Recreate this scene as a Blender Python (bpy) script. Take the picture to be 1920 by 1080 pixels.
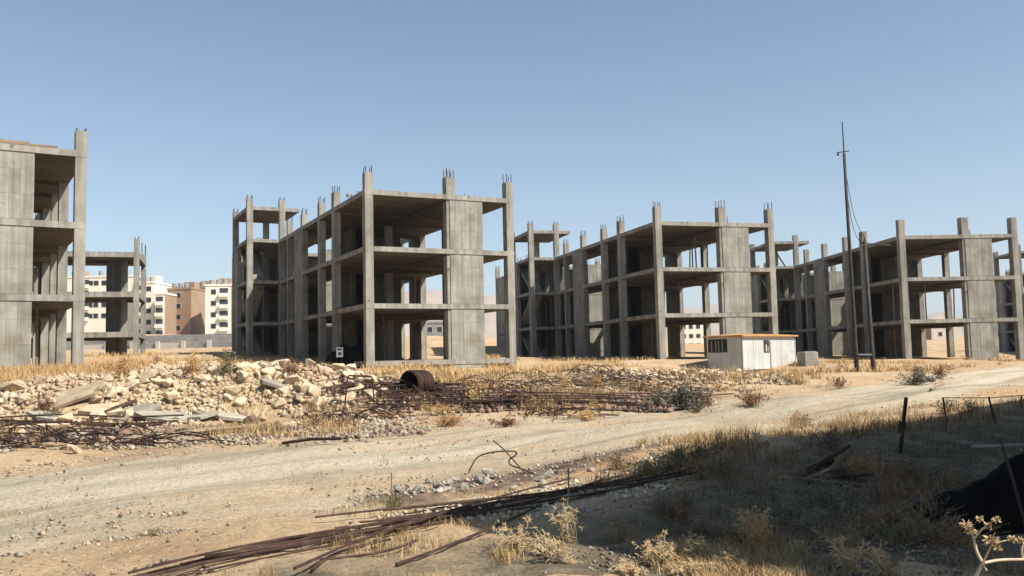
import bpy, bmesh, math, random
import numpy as np
from mathutils import Vector, Matrix, noise as mn
C = bpy.context.scene
COL = C.collection
R = math.radians
for o in list(bpy.data.objects): bpy.data.objects.remove(o)
# ------------------------------------------------------------------ camera
F, PI_, RO = 1690.3, 0.0786, 0.0222
cp, sp, cr, sr = math.cos(PI_), math.sin(PI_), math.cos(RO), math.sin(RO)
cam = bpy.data.cameras.new('camera'); co = bpy.data.objects.new('camera', cam); COL.objects.link(co)
cam.lens = F/1920*36; cam.sensor_width = 36; cam.clip_end = 20000; cam.clip_start = 0.05
bx_, by_ = Vector((1, 0, 0)), Vector((0, -sp, cp))
rt = bx_*cr - by_*sr; up = bx_*sr + by_*cr; fw = Vector((0, cp, sp))
co.matrix_world = Matrix(((rt.x, up.x, -fw.x, 0), (rt.y, up.y, -fw.y, 0), (rt.z, up.z, -fw.z, 0), (0, 0, 0, 1)))
C.camera = co
C.render.resolution_x, C.render.resolution_y = 1024, 576
# ------------------------------------------------------------------ light
SUN = Vector((.60, -.32, .735)).normalized()
w = bpy.data.worlds.new('World'); C.world = w; w.use_nodes = True
nt = w.node_tree; nt.nodes.clear()
sky = nt.nodes.new('ShaderNodeTexSky'); sky.sky_type = 'NISHITA'; sky.sun_disc = False
sky.sun_elevation = math.asin(SUN.z); sky.sun_rotation = math.atan2(SUN.x, SUN.y)
sky.air_density = 1.0; sky.dust_density = 2.0; sky.ozone_density = 1.0; sky.altitude = 800
bg = nt.nodes.new('ShaderNodeBackground'); bg.inputs[1].default_value = 0.095
wo = nt.nodes.new('ShaderNodeOutputWorld')
wtc = nt.nodes.new('ShaderNodeTexCoord'); wsp = nt.nodes.new('ShaderNodeSeparateXYZ'); nt.links.new(wtc.outputs['Generated'], wsp.inputs[0])
wrp = nt.nodes.new('ShaderNodeValToRGB'); nt.links.new(wsp.outputs[2], wrp.inputs[0])   # dusty air: paler low down, deeper blue-grey higher up
wrp.color_ramp.elements[0].position = 0.0; wrp.color_ramp.elements[0].color = (1.0, 1.0, 1.0, 1); wrp.color_ramp.elements[1].position = .48; wrp.color_ramp.elements[1].color = (.73, .82, .79, 1)
wmx = nt.nodes.new('ShaderNodeMix'); wmx.data_type = 'RGBA'; wmx.blend_type = 'MULTIPLY'; wmx.inputs[0].default_value = 1
nt.links.new(sky.outputs[0], wmx.inputs[6]); nt.links.new(wrp.outputs[0], wmx.inputs[7])
nt.links.new(wmx.outputs[2], bg.inputs[0]); nt.links.new(bg.outputs[0], wo.inputs[0])
sl = bpy.data.lights.new('sun', 'SUN'); sl.energy = 5.0; sl.angle = R(0.6); sl.color = (1, .93, .82)
so = bpy.data.objects.new('sun', sl); COL.objects.link(so); so.rotation_euler = SUN.to_track_quat('Z', 'Y').to_euler()
C.view_settings.view_transform = 'Standard'; C.view_settings.look = 'None'
C.view_settings.exposure = 0.78; C.view_settings.gamma = 1

# ------------------------------------------------------------------ helpers
def ray(px, py):
    x, y = px-960, 540-py
    a, b = (x*cr + y*sr)/F, (-x*sr + y*cr)/F
    return Vector((a, cp - sp*b, sp + cp*b))
def at(px, py, Y):
    d = ray(px, py); return d*(Y/d.y)
def yh(px): return 673 - .0222*(px-960)

def tag(o, label=None, cat=None, group=None, kind=None):
    if label: o['label'] = label
    if cat: o['category'] = cat
    if group: o['group'] = group
    if kind: o['kind'] = kind
    return o
def empty(name, loc, rz=0, **k):
    o = bpy.data.objects.new(name, None); COL.objects.link(o); o.location = loc; o.rotation_euler = (0, 0, rz)
    o.empty_display_size = .2
    return tag(o, **k)
class MB:
    def __init__(s): s.v = []; s.f = []; s.m = []
    def add(s, vs, fs, mi=0):
        n = len(s.v); s.v += [tuple(v) for v in vs]; s.f += [tuple(i+n for i in f) for f in fs]; s.m += [mi]*len(fs); return s
    def box(s, x0, x1, y0, y1, z0, z1, mi=0, mbot=None):
        vs = [(x, y, z) for z in (z0, z1) for y in (y0, y1) for x in (x0, x1)]
        s.add(vs, [(4, 5, 7, 6), (0, 1, 5, 4), (1, 3, 7, 5), (3, 2, 6, 7), (2, 0, 4, 6)], mi)
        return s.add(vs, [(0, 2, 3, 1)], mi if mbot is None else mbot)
    def tube(s, pts, r, n=6, cap=True, mi=0):
        pts = [Vector(p) for p in pts]; rs = r if isinstance(r, (list, tuple)) else [r]*len(pts)
        vs, fs = [], []; ref = None
        for i, p in enumerate(pts):
            t = (pts[min(i+1, len(pts)-1)] - pts[max(i-1, 0)])
            if t.length < 1e-7: t = Vector((0, 0, 1))
            t.normalize()
            if ref is None: ref = t.orthogonal().normalized()
            ref = (ref - t*ref.dot(t)); ref = ref.normalized() if ref.length > 1e-4 else t.orthogonal().normalized()
            b = t.cross(ref)
            for k in range(n):
                a = 2*math.pi*k/n; vs.append(p + (ref*math.cos(a) + b*math.sin(a))*rs[i])
        for i in range(len(pts)-1):
            for k in range(n):
                fs.append((i*n+k, i*n+(k+1) % n, (i+1)*n+(k+1) % n, (i+1)*n+k))
        if cap: fs += [tuple(range(n-1, -1, -1)), tuple(range((len(pts)-1)*n, len(pts)*n))]
        return s.add(vs, fs, mi)
    def build(s, name, mats, parent=None, smooth=False, bevel=0, **k):
        me = bpy.data.meshes.new(name); me.from_pydata(s.v, [], s.f)
        mats = mats if isinstance(mats, (list, tuple)) else [mats]
        for m in mats: me.materials.append(m)
        if len(mats) > 1: me.polygons.foreach_set('material_index', s.m)
        if smooth: me.polygons.foreach_set('use_smooth', [True]*len(me.polygons))
        me.update()
        o = bpy.data.objects.new(name, me); COL.objects.link(o)
        if parent: o.parent = parent
        if bevel:
            b = o.modifiers.new('b', 'BEVEL'); b.width = bevel; b.segments = 1; b.limit_method = 'ANGLE'
        return tag(o, **k)
def kids(o): return [c for c in bpy.data.objects if c.parent == o]
def copy_tree(o, parent=None, cache=None):
    c = o.copy(); COL.objects.link(c)
    if parent: c.parent = parent
    for ch in kids(o): copy_tree(ch, c)
    return c

# ------------------------------------------------------------------ materials
def mat(name, cols, scale=2.0, rough=.9, bump=.3, bscale=None, stretch=(1, 1, 1), coords='Object', vary=0, detail=8, metallic=0, spots=None, mul=None, bdist=.02):
    """cols: list of (pos,(r,g,b)) colour stops over a noise; spots: (scale, thresh, colour) second layer; mul: streak layer"""
    m = bpy.data.materials.new(name); m.use_nodes = True; n = m.node_tree; N = n.nodes; L = n.links
    p = N['Principled BSDF']; p.inputs['Roughness'].default_value = rough; p.inputs['Metallic'].default_value = metallic
    p.inputs['Specular IOR Level'].default_value = .25
    tc = N.new('ShaderNodeTexCoord'); mp = N.new('ShaderNodeMapping'); mp.inputs['Scale'].default_value = stretch
    L.new(tc.outputs[coords], mp.inputs[0])
    no = N.new('ShaderNodeTexNoise'); no.inputs['Scale'].default_value = scale; no.inputs['Detail'].default_value = detail; no.inputs['Roughness'].default_value = .62
    L.new(mp.outputs[0], no.inputs[0])
    cr_ = N.new('ShaderNodeValToRGB'); e = cr_.color_ramp.elements
    e[0].position, e[0].color = cols[0][0], (*cols[0][1], 1); e[1].position, e[1].color = cols[-1][0], (*cols[-1][1], 1)
    for q, c in cols[1:-1]: x = e.new(q); x.color = (*c, 1)
    L.new(no.outputs[0], cr_.inputs[0]); out = cr_.outputs[0]
    if spots:
        for (ssc, th, sc, wd) in spots:
            n2 = N.new('ShaderNodeTexNoise'); n2.inputs['Scale'].default_value = ssc; n2.inputs['Detail'].default_value = 6
            L.new(tc.outputs[coords], n2.inputs[0])
            mr = N.new('ShaderNodeMapRange'); mr.inputs[1].default_value = th; mr.inputs[2].default_value = th+wd; L.new(n2.outputs[0], mr.inputs[0])
            mx = N.new('ShaderNodeMix'); mx.data_type = 'RGBA'; L.new(mr.outputs[0], mx.inputs[0]); L.new(out, mx.inputs[6]); mx.inputs[7].default_value = (*sc, 1); out = mx.outputs[2]
    if mul:
        (mst, lo, hi) = mul
        mp2 = N.new('ShaderNodeMapping'); mp2.inputs['Scale'].default_value = mst; L.new(tc.outputs[coords], mp2.inputs[0])
        n3 = N.new('ShaderNodeTexNoise'); n3.inputs['Scale'].default_value = 1; n3.inputs['Detail'].default_value = 5; L.new(mp2.outputs[0], n3.inputs[0])
        mr = N.new('ShaderNodeMapRange'); mr.inputs[1].default_value = .35; mr.inputs[2].default_value = .65; mr.inputs[3].default_value = lo; mr.inputs[4].default_value = hi; L.new(n3.outputs[0], mr.inputs[0])
        mx = N.new('ShaderNodeMix'); mx.data_type = 'RGBA'; mx.blend_type = 'MULTIPLY'; mx.inputs[0].default_value = 1
        L.new(out, mx.inputs[6]); L.new(mr.outputs[0], mx.inputs[7]); out = mx.outputs[2]
    if vary:
        oi = N.new('ShaderNodeObjectInfo'); mr = N.new('ShaderNodeMapRange'); mr.inputs[3].default_value = 1-vary; mr.inputs[4].default_value = 1+vary; L.new(oi.outputs['Random'], mr.inputs[0])
        mx = N.new('ShaderNodeMix'); mx.data_type = 'RGBA'; mx.blend_type = 'MULTIPLY'; mx.inputs[0].default_value = 1
        L.new(out, mx.inputs[6]); L.new(mr.outputs[0], mx.inputs[7]); out = mx.outputs[2]
    L.new(out, p.inputs['Base Color'])
    if bump:
        nb = N.new('ShaderNodeTexNoise'); nb.inputs['Scale'].default_value = bscale or scale*6; nb.inputs['Detail'].default_value = 6; L.new(mp.outputs[0], nb.inputs[0])
        b = N.new('ShaderNodeBump'); b.inputs['Strength'].default_value = bump; b.inputs['Distance'].default_value = bdist; L.new(nb.outputs[0], b.inputs['Height']); L.new(b.outputs[0], p.inputs['Normal'])
    return m
M = {}
M['conc'] = mat('concrete', [(.28, (.19, .18, .158)), (.5, (.268, .255, .226)), (.72, (.34, .323, .288))], .9, .92, .35, 14, mul=((3.2, 3.2, .22), .72, 1.12), spots=[(.55, .56, (.20, .18, .145), .12), (2.6, .64, (.12, .11, .095), .08)])
M['wall'] = mat('board_marked_concrete', [(.28, (.20, .195, .17)), (.5, (.28, .272, .238)), (.72, (.35, .34, .30))], .9, .92, .5, 9, mul=((6.0, 6.0, .25), .74, 1.12), spots=[(.5, .55, (.21, .19, .145), .14), (1.8, .62, (.13, .12, .10), .10), (.9, .62, (.36, .335, .28), .1)])
def board_lines(m):
    n = m.node_tree; N = n.nodes; L = n.links; p = N['Principled BSDF']; src = p.inputs['Base Color'].links[0].from_socket
    tc = N.new('ShaderNodeTexCoord'); sx = N.new('ShaderNodeSeparateXYZ'); L.new(tc.outputs['Object'], sx.inputs[0])
    ad = N.new('ShaderNodeMath'); L.new(sx.outputs[0], ad.inputs[0]); L.new(sx.outputs[1], ad.inputs[1]); cb = N.new('ShaderNodeCombineXYZ'); L.new(ad.outputs[0], cb.inputs[0]); L.new(sx.outputs[2], cb.inputs[1])
    br = N.new('ShaderNodeTexBrick'); br.offset = 0; br.inputs['Scale'].default_value = 1; br.inputs['Brick Width'].default_value = .42; br.inputs['Row Height'].default_value = 1.07; br.inputs['Mortar Size'].default_value = .018; br.inputs['Mortar Smooth'].default_value = .6
    br.inputs['Color1'].default_value = (1.06, 1.06, 1.05, 1); br.inputs['Color2'].default_value = (.84, .84, .85, 1); br.inputs['Mortar'].default_value = (.66, .65, .63, 1); L.new(cb.outputs[0], br.inputs[0])
    mx = N.new('ShaderNodeMix'); mx.data_type = 'RGBA'; mx.blend_type = 'MULTIPLY'; mx.inputs[0].default_value = .85; L.new(src, mx.inputs[6]); L.new(br.outputs[0], mx.inputs[7]); L.new(mx.outputs[2], p.inputs['Base Color'])
board_lines(M['wall'])
M['core'] = mat('shade_darkened_concrete', [(.3, (.085, .078, .068)), (.5, (.13, .12, .105)), (.7, (.18, .168, .145))], .9, .95, .4, 9, mul=((5, 5, .15), .75, 1.1))  # concrete colour lowered so the inner walls carry painted interior shade
M['soffit'] = mat('soffit_concrete', [(.3, (.055, .045, .034)), (.5, (.10, .082, .06)), (.7, (.17, .14, .105))], 1.2, .95, .4, 8, stretch=(.3, 4.0, 1))  # formwork brown, darkened further to paint in shade under the slabs
M['rust'] = mat('rusty_steel', [(.3, (.028, .017, .014)), (.55, (.062, .036, .027)), (.75, (.12, .075, .052))], 6, .85, .3, vary=.3)
M['dark_steel'] = mat('dark_steel', [(.3, (.02, .018, .017)), (.7, (.06, .05, .045))], 4, .7, .2)
M['limestone'] = mat('pale_limestone', [(.3, (.36, .265, .17)), (.5, (.50, .40, .275)), (.7, (.61, .52, .385))], 1.6, .95, .6, 9, vary=.30, coords='Object', spots=[(.9, .54, (.42, .29, .21), .1), (2.5, .62, (.22, .155, .105), .1)])
M['grey_stone'] = mat('grey_stone', [(.3, (.21, .185, .15)), (.55, (.34, .305, .25)), (.75, (.46, .42, .35))], 2, .95, .6, 10, vary=.25)
M['brown_stone'] = mat('brown_clod', [(.3, (.10, .06, .045)), (.55, (.21, .135, .10)), (.75, (.34, .23, .17))], 2, .95, .6, 10, vary=.3)
M['timber'] = mat('weathered_timber', [(.3, (.13, .09, .06)), (.7, (.36, .29, .21))], 2, .9, .4, 12, stretch=(.3, 6, 6))
M['white_metal'] = mat('white_painted_sheet', [(.25, (.36, .365, .355)), (.5, (.45, .455, .445)), (.75, (.52, .52, .51))], 1.2, .55, .12, 6, mul=((5, 5, .3), .9, 1.03), spots=[(2.2, .68, (.40, .35, .29), .06)])
M['rust_roof'] = mat('rusty_sheet_roof', [(.3, (.30, .13, .05)), (.55, (.44, .24, .10)), (.75, (.50, .36, .19))], 1.3, .8, .3)
M['glass'] = mat('dark_glass', [(.3, (.015, .018, .02)), (.7, (.04, .045, .05))], 2, .15, 0)
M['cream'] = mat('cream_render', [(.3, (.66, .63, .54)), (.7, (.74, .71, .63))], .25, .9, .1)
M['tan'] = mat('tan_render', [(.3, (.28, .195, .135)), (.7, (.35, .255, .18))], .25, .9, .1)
M['red_render'] = mat('reddish_render', [(.3, (.27, .175, .12)), (.7, (.34, .23, .165))], .25, .9, .1)
M['pale_render'] = mat('pale_pink_render', [(.3, (.50, .43, .37)), (.7, (.60, .53, .46))], .25, .9, .1)
M['grey_wall'] = mat('grey_precast', [(.3, (.20, .205, .20)), (.7, (.30, .30, .285))], .5, .9, .1, mul=((.8, .8, 4), .85, 1.1))
M['white_wall'] = mat('white_precast', [(.3, (.42, .40, .36)), (.7, (.54, .52, .47))], .5, .9, .1)
M['hill'] = mat('dry_hill', [(.3, (.30, .22, .17)), (.7, (.42, .32, .25))], .004, .95, 0)
M['straw'] = mat('straw', [(.3, (.36, .235, .10)), (.5, (.50, .35, .165)), (.7, (.60, .46, .25))], 1.5, .9, 0)
M['straw2'] = mat('ochre_straw', [(.3, (.26, .14, .065)), (.5, (.40, .24, .11)), (.7, (.50, .35, .175))], .35, .9, 0)
M['olive'] = mat('olive_weed', [(.3, (.085, .08, .04)), (.5, (.155, .14, .072)), (.7, (.26, .215, .12))], 1.2, .9, 0)
M['greygreen'] = mat('grey_green_weed', [(.3, (.11, .11, .075)), (.5, (.19, .18, .125)), (.7, (.30, .27, .19))], 1.2, .9, 0)
M['redbrown'] = mat('red_brown_scrub', [(.3, (.10, .045, .025)), (.5, (.20, .10, .055)), (.7, (.32, .19, .11))], 1.2, .9, 0)
M['darkscrub'] = mat('dark_grey_scrub', [(.3, (.06, .055, .045)), (.5, (.12, .11, .09)), (.7, (.22, .20, .17))], 1.2, .9, 0)
M['pale_stem'] = mat('bleached_stem', [(.3, (.42, .35, .23)), (.7, (.60, .54, .41))], 8, .8, .2)
M['seed'] = mat('dry_seed_head', [(.3, (.27, .18, .085)), (.7, (.50, .38, .22))], 20, .9, .3)
M['tarp'] = mat('black_plastic_tarp', [(.3, (.004, .004, .004)), (.7, (.010, .009, .008))], 3, .95, .6)
M['tarp'].node_tree.nodes['Principled BSDF'].inputs['Specular IOR Level'].default_value = .05
M['grey_paint'] = mat('grey_painted_steel', [(.3, (.12, .12, .125)), (.7, (.20, .20, .205))], 3, .7, .1)
M['sign_white'] = mat('sign_white', [(.3, (.70, .73, .75)), (.7, (.80, .82, .83))], 3, .6, 0)
M['ink_and_shade'] = mat('sign_ink_and_shade', [(.3, (.03, .04, .05)), (.7, (.05, .06, .07))], 3, .7, 0)
M['black_wire'] = mat('black_cable', [(.3, (.012, .012, .012)), (.7, (.03, .03, .03))], 3, .6, 0)

# ------------------------------------------------------------------ terrain
CTRL = [ # (pixel column of the bearing, forward distance, height relative to the eye)
 (-900, 3, -1.6), (0, 3, -1.6), (960, 3, -1.6), (1900, 3, -1.6), (2800, 3, -1.6),
 (0, 8, -1.6), (960, 8, -1.62), (1900, 8, -1.55), (-900, 9, -1.6), (2800, 9, -1.5),
 (0, 13, -1.55), (600, 13, -1.57), (960, 14, -1.55), (1400, 14, -1.5), (1900, 14, -1.4),
 (0, 20, -1.45), (500, 20, -1.45), (960, 20, -1.45), (1500, 21, -1.42), (1900, 20, -1.35), (2700, 20, -1.3),
 (-200, 28, -.7), (300, 28, -.62), (600, 29, -.85), (960, 28, -1.12), (1300, 28, -1.25), (1850, 33, -1.3), (2400, 33, -1.2),
 (-300, 36, -.28), (60, 36, -.27), (300, 36, -.25), (600, 38, -.45), (850, 40, -.62), (1100, 42, -.68), (1400, 44, -1.02), (1650, 44, -1.02), (1950, 45, -.95),
 (-300, 50, .1), (300, 50, .12), (525, 58, .05), (690, 49.5, -.32), (850, 51, -.42), (965, 53, -.68), (1100, 52, -.5), (1240, 60, -.22), (1420, 51, -1.28), (1480, 62, -.66), (1620, 60, -.85), (2000, 60, -.95),
 (300, 70, .9), (525, 69, .5), (435, 72, .95), (780, 68, .1), (900, 75, .15), (1040, 83, .08), (1300, 75, -.1), (1500, 78, -.55), (1700, 68, -.62), (1850, 68, -.97), (2100, 80, -.9),
 (300, 110, 1.9), (600, 110, 1.5), (820, 100, 1.55), (1100, 110, .5), (1500, 110, 0), (1900, 110, -.5),
 (300, 150, 2.8), (820, 150, 3.5), (1300, 150, 1.0), (1800, 150, .6),
 (-200, 250, 8.4), (300, 250, 8.4), (700, 250, 6.5), (1300, 250, 2.5), (1800, 250, 2.2), (2300, 250, 2),
 (0, 600, 14), (900, 600, 10), (1900, 600, 6), (0, 1500, 22), (900, 1500, 16), (1900, 1500, 12)]
_c = np.array(CTRL, float); _cx = (_c[:, 0]-960)/F*_c[:, 1]; _caz = np.arctan2(_cx, _c[:, 1]); _clr = np.log(np.hypot(_cx, _c[:, 1]))
_wv = [(random.Random(k).uniform(.15, 2.6), random.Random(k+50).uniform(0, 6.28), random.Random(k+90).uniform(0, 6.28)) for k in range(16)]
BUMPS = [] # (x,y,rx,ry,angle,h)
def gpos(px, Y): return ((px-960)/F*Y, Y)
def bump(px, Y, rx, ry, h, ang=0): x, y = gpos(px, Y); BUMPS.append((x, y, rx, ry, ang, h))
# heaps: limestone pile, scrap ridges, low stone bank, earth lips
bump(460, 25.5, 3.0, 1.5, .50); bump(610, 26, 1.8, 1.3, .42); bump(300, 24.6, 3.0, 1.5, .42); bump(90, 23.6, 2.6, 1.4, .42)
bump(780, 27, 3.0, 1.2, .25); bump(960, 30, 2.6, .9, .35); bump(1120, 34, 2.2, 1.0, .38); bump(1290, 37, 3.4, 1.4, .16); bump(880, 21, 1.2, .6, .14)
bump(60, 18.4, 3.0, .9, .16); bump(1730, 36, 1.8, .8, .28)
bump(1425, 51.0, 4.5, 3.2, -.36); bump(1450, 12.5, 2.0, 1.4, .22); bump(1700, 13, 2.2, 1.4, .2)
def terrain(x, y, fine=True):
    x = np.asarray(x, float); y = np.asarray(y, float); sh = x.shape; x = x.ravel(); y = y.ravel()
    az = np.arctan2(x, y); lr = np.log(np.maximum(np.hypot(x, y), 1.5))
    d2 = ((az[:, None]-_caz)/.22)**2 + ((lr[:, None]-_clr)/.16)**2
    wt = 1/(d2+.12)**2.2
    z = (wt*_c[:, 2]).sum(1)/wt.sum(1)
    back = np.clip((-y-2)/4, 0, 1); z = z*(1-back)+(-1.6)*back
    r = np.hypot(x, y); near = np.exp(-(r/90)**2)
    for (k, a, b) in _wv:
        z += near*.012/k**.7*np.sin(k*(x*math.cos(a)+y*math.sin(a))*1.0+b)
    for (bx0, by0, rx, ry, an, h) in BUMPS:
        u = (x-bx0)*math.cos(an)+(y-by0)*math.sin(an); v = -(x-bx0)*math.sin(an)+(y-by0)*math.cos(an)
        z += h*np.exp(-(u/rx)**2-(v/ry)**2)
    return z.reshape(sh)
def tz(x, y): return float(terrain([x], [y])[0])
def gnd(px, py):
    d = ray(px, py); Ys = np.concatenate([np.arange(2.5, 30, .05), np.arange(30, 160, .25)])
    X = d.x/d.y*Ys; Z = d.z/d.y*Ys; T = terrain(X, Ys); i = np.argmax(Z < T)
    if not (Z < T).any(): i = len(Ys)-1
    return Vector((X[i], Ys[i], T[i]))
def rut(x, y):  # signed distance field of the gravel track: axis passes (0,16.5) at 45 degrees, widening
    ax = [(-30, 2), (-14, 6.2), (-6.3, 11.2), (-4.2, 13), (0, 16.6), (5.7, 22), (16.4, 33.5), (34, 52), (60, 80)]
    best = np.full(np.shape(x), 1e9)
    for (x0, y0), (x1, y1) in zip(ax[:-1], ax[1:]):
        dx, dy = x1-x0, y1-y0; L2 = dx*dx+dy*dy
        t = np.clip(((x-x0)*dx+(y-y0)*dy)/L2, 0, 1); best = np.minimum(best, np.hypot(x-x0-t*dx, y-y0-t*dy))
    return best
# ground material
def ground_mat():
    m = bpy.data.materials.new('sandy_ground'); m.use_nodes = True; n = m.node_tree; N = n.nodes; L = n.links
    p = N['Principled BSDF']; p.inputs['Roughness'].default_value = .95; p.inputs['Specular IOR Level'].default_value = .15
    tc = N.new('ShaderNodeTexCoord')
    def noise(s, d=8, st=None, r=.6):
        x = N.new('ShaderNodeTexNoise'); x.inputs['Scale'].default_value = s; x.inputs['Detail'].default_value = d; x.inputs['Roughness'].default_value = r
        if st:
            m0 = N.new('ShaderNodeMapping'); m0.inputs['Rotation'].default_value = (0, 0, st[3]); L.new(tc.outputs['Object'], m0.inputs[0]); mp = N.new('ShaderNodeMapping'); mp.inputs['Scale'].default_value = st[:3]; L.new(m0.outputs[0], mp.inputs[0]); L.new(mp.outputs[0], x.inputs[0])
        else: L.new(tc.outputs['Object'], x.inputs[0])
        return x.outputs[0]
    def ramp(v, st):
        c = N.new('ShaderNodeValToRGB'); e = c.color_ramp.elements; e[0].position, e[0].color = st[0][0], (*st[0][1], 1); e[1].position, e[1].color = st[-1][0], (*st[-1][1], 1)
        for q, cc in st[1:-1]: x = e.new(q); x.color = (*cc, 1)
        L.new(v, c.inputs[0]); return c.outputs[0]
    def mr(v, a, b, lo=0, hi=1):
        x = N.new('ShaderNodeMapRange'); x.inputs[1].default_value = a; x.inputs[2].default_value = b; x.inputs[3].default_value = lo; x.inputs[4].default_value = hi; L.new(v, x.inputs[0]); return x.outputs[0]
    def mix(f, a, b, bt='MIX'):
        x = N.new('ShaderNodeMix'); x.data_type = 'RGBA'; x.blend_type = bt
        if hasattr(f, 'links'): L.new(f, x.inputs[0])
        else: x.inputs[0].default_value = f
        for q, s in ((a, x.inputs[6]), (b, x.inputs[7])):
            if hasattr(q, 'links'): L.new(q, s)
            else: s.default_value = (*q, 1)
        return x.outputs[2]
    def math_(op, a, b):
        x = N.new('ShaderNodeMath'); x.operation = op
        for q, s in ((a, x.inputs[0]), (b, x.inputs[1])):
            if hasattr(q, 'links'): L.new(q, s)
            else: s.default_value = q
        return x.outputs[0]
    sand = ramp(noise(.35, 10), [(.3, (.34, .23, .135)), (.5, (.46, .335, .21)), (.7, (.53, .42, .285))])
    orange = mix(mr(noise(.12, 4), .5, .62), sand, (.46, .30, .165))
    a = N.new('ShaderNodeAttribute'); a.attribute_name = 'zone'
    sepz = N.new('ShaderNodeSeparateColor'); L.new(a.outputs['Color'], sepz.inputs[0])
    gravel = ramp(noise(.8, 12, (.22, 1.3, 1, -.78)), [(.3, (.28, .24, .17)), (.5, (.40, .35, .26)), (.7, (.50, .45, .35))])
    roadf = mr(math_('ADD', sepz.outputs[0], math_('MULTIPLY', math_('SUBTRACT', noise(.45, 8, (.3, 1.6, 1, -.78)), .5), 2.4)), .46, 1.1)
    c = mix(roadf, orange, gravel)
    pale = mr(noise(.6, 7, (.10, 1.9, 1, -.78)), .50, .62)
    rutd = mr(noise(.8, 8, (.07, 2.2, 1, -.78)), .52, .64)
    c = mix(math_('MULTIPLY', rutd, math_('MULTIPLY', sepz.outputs[0], .55)), c, (.225, .18, .125))
    stain = mr(noise(.55, 10), .55, .68)
    c = mix(math_('MULTIPLY', stain, .45), c, (.25, .19, .125))
    c = mix(math_('MULTIPLY', pale, math_('MULTIPLY', sepz.outputs[0], .7)), c, (.50, .435, .33))
    dustf = mr(math_('ADD', a.outputs['Alpha'], math_('MULTIPLY', math_('SUBTRACT', noise(1.4, 8), .5), 1.2)), .35, .65)
    c = mix(dustf, c, ramp(noise(4, 8), [(.3, (.33, .235, .135)), (.5, (.46, .345, .21)), (.7, (.55, .44, .30))]))
    dark = mr(math_('ADD', sepz.outputs[1], math_('MULTIPLY', math_('SUBTRACT', noise(1.1, 8), .5), 1.4)), .35, .7)
    c = mix(dark, c, ramp(noise(2.5, 8), [(.3, (.07, .045, .035)), (.5, (.16, .11, .085)), (.7, (.30, .22, .16))]))
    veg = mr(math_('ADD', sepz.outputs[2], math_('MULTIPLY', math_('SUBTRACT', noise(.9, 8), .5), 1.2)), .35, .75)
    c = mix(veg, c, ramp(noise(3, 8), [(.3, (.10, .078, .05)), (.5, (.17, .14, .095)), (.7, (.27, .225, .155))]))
    grit = noise(22, 8, None, .75)
    c = mix(1.0, c, ramp(grit, [(.34, (.42, .39, .36)), (.45, (.90, .89, .88)), (.58, (1.06, 1.06, 1.06)), (.70, (1.45, 1.42, 1.36))]), 'MULTIPLY')
    vo = N.new('ShaderNodeTexVoronoi'); vo.inputs['Scale'].default_value = 14; L.new(tc.outputs['Object'], vo.inputs[0])
    peb = math_('MULTIPLY', mr(vo.outputs['Distance'], .16, .10), mr(noise(1.3, 5), .48, .60))
    c = mix(math_('MULTIPLY', peb, .7), c, ramp(noise(9, 3), [(.35, (.24, .19, .14)), (.5, (.50, .44, .35)), (.65, (.66, .60, .50))]))
    L.new(c, p.inputs['Base Color'])
    b1 = N.new('ShaderNodeBump'); b1.inputs['Strength'].default_value = 1.0; b1.inputs['Distance'].default_value = .09
    h = math_('ADD', math_('MULTIPLY', noise(3.0, 10), 1.2), math_('ADD', math_('MULTIPLY', grit, .35), math_('MULTIPLY', peb, .35)))
    L.new(h, b1.inputs['Height']); L.new(b1.outputs[0], p.inputs['Normal'])
    return m
M['ground'] = ground_mat()
OFF = (-1.0, 7.6)
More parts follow.
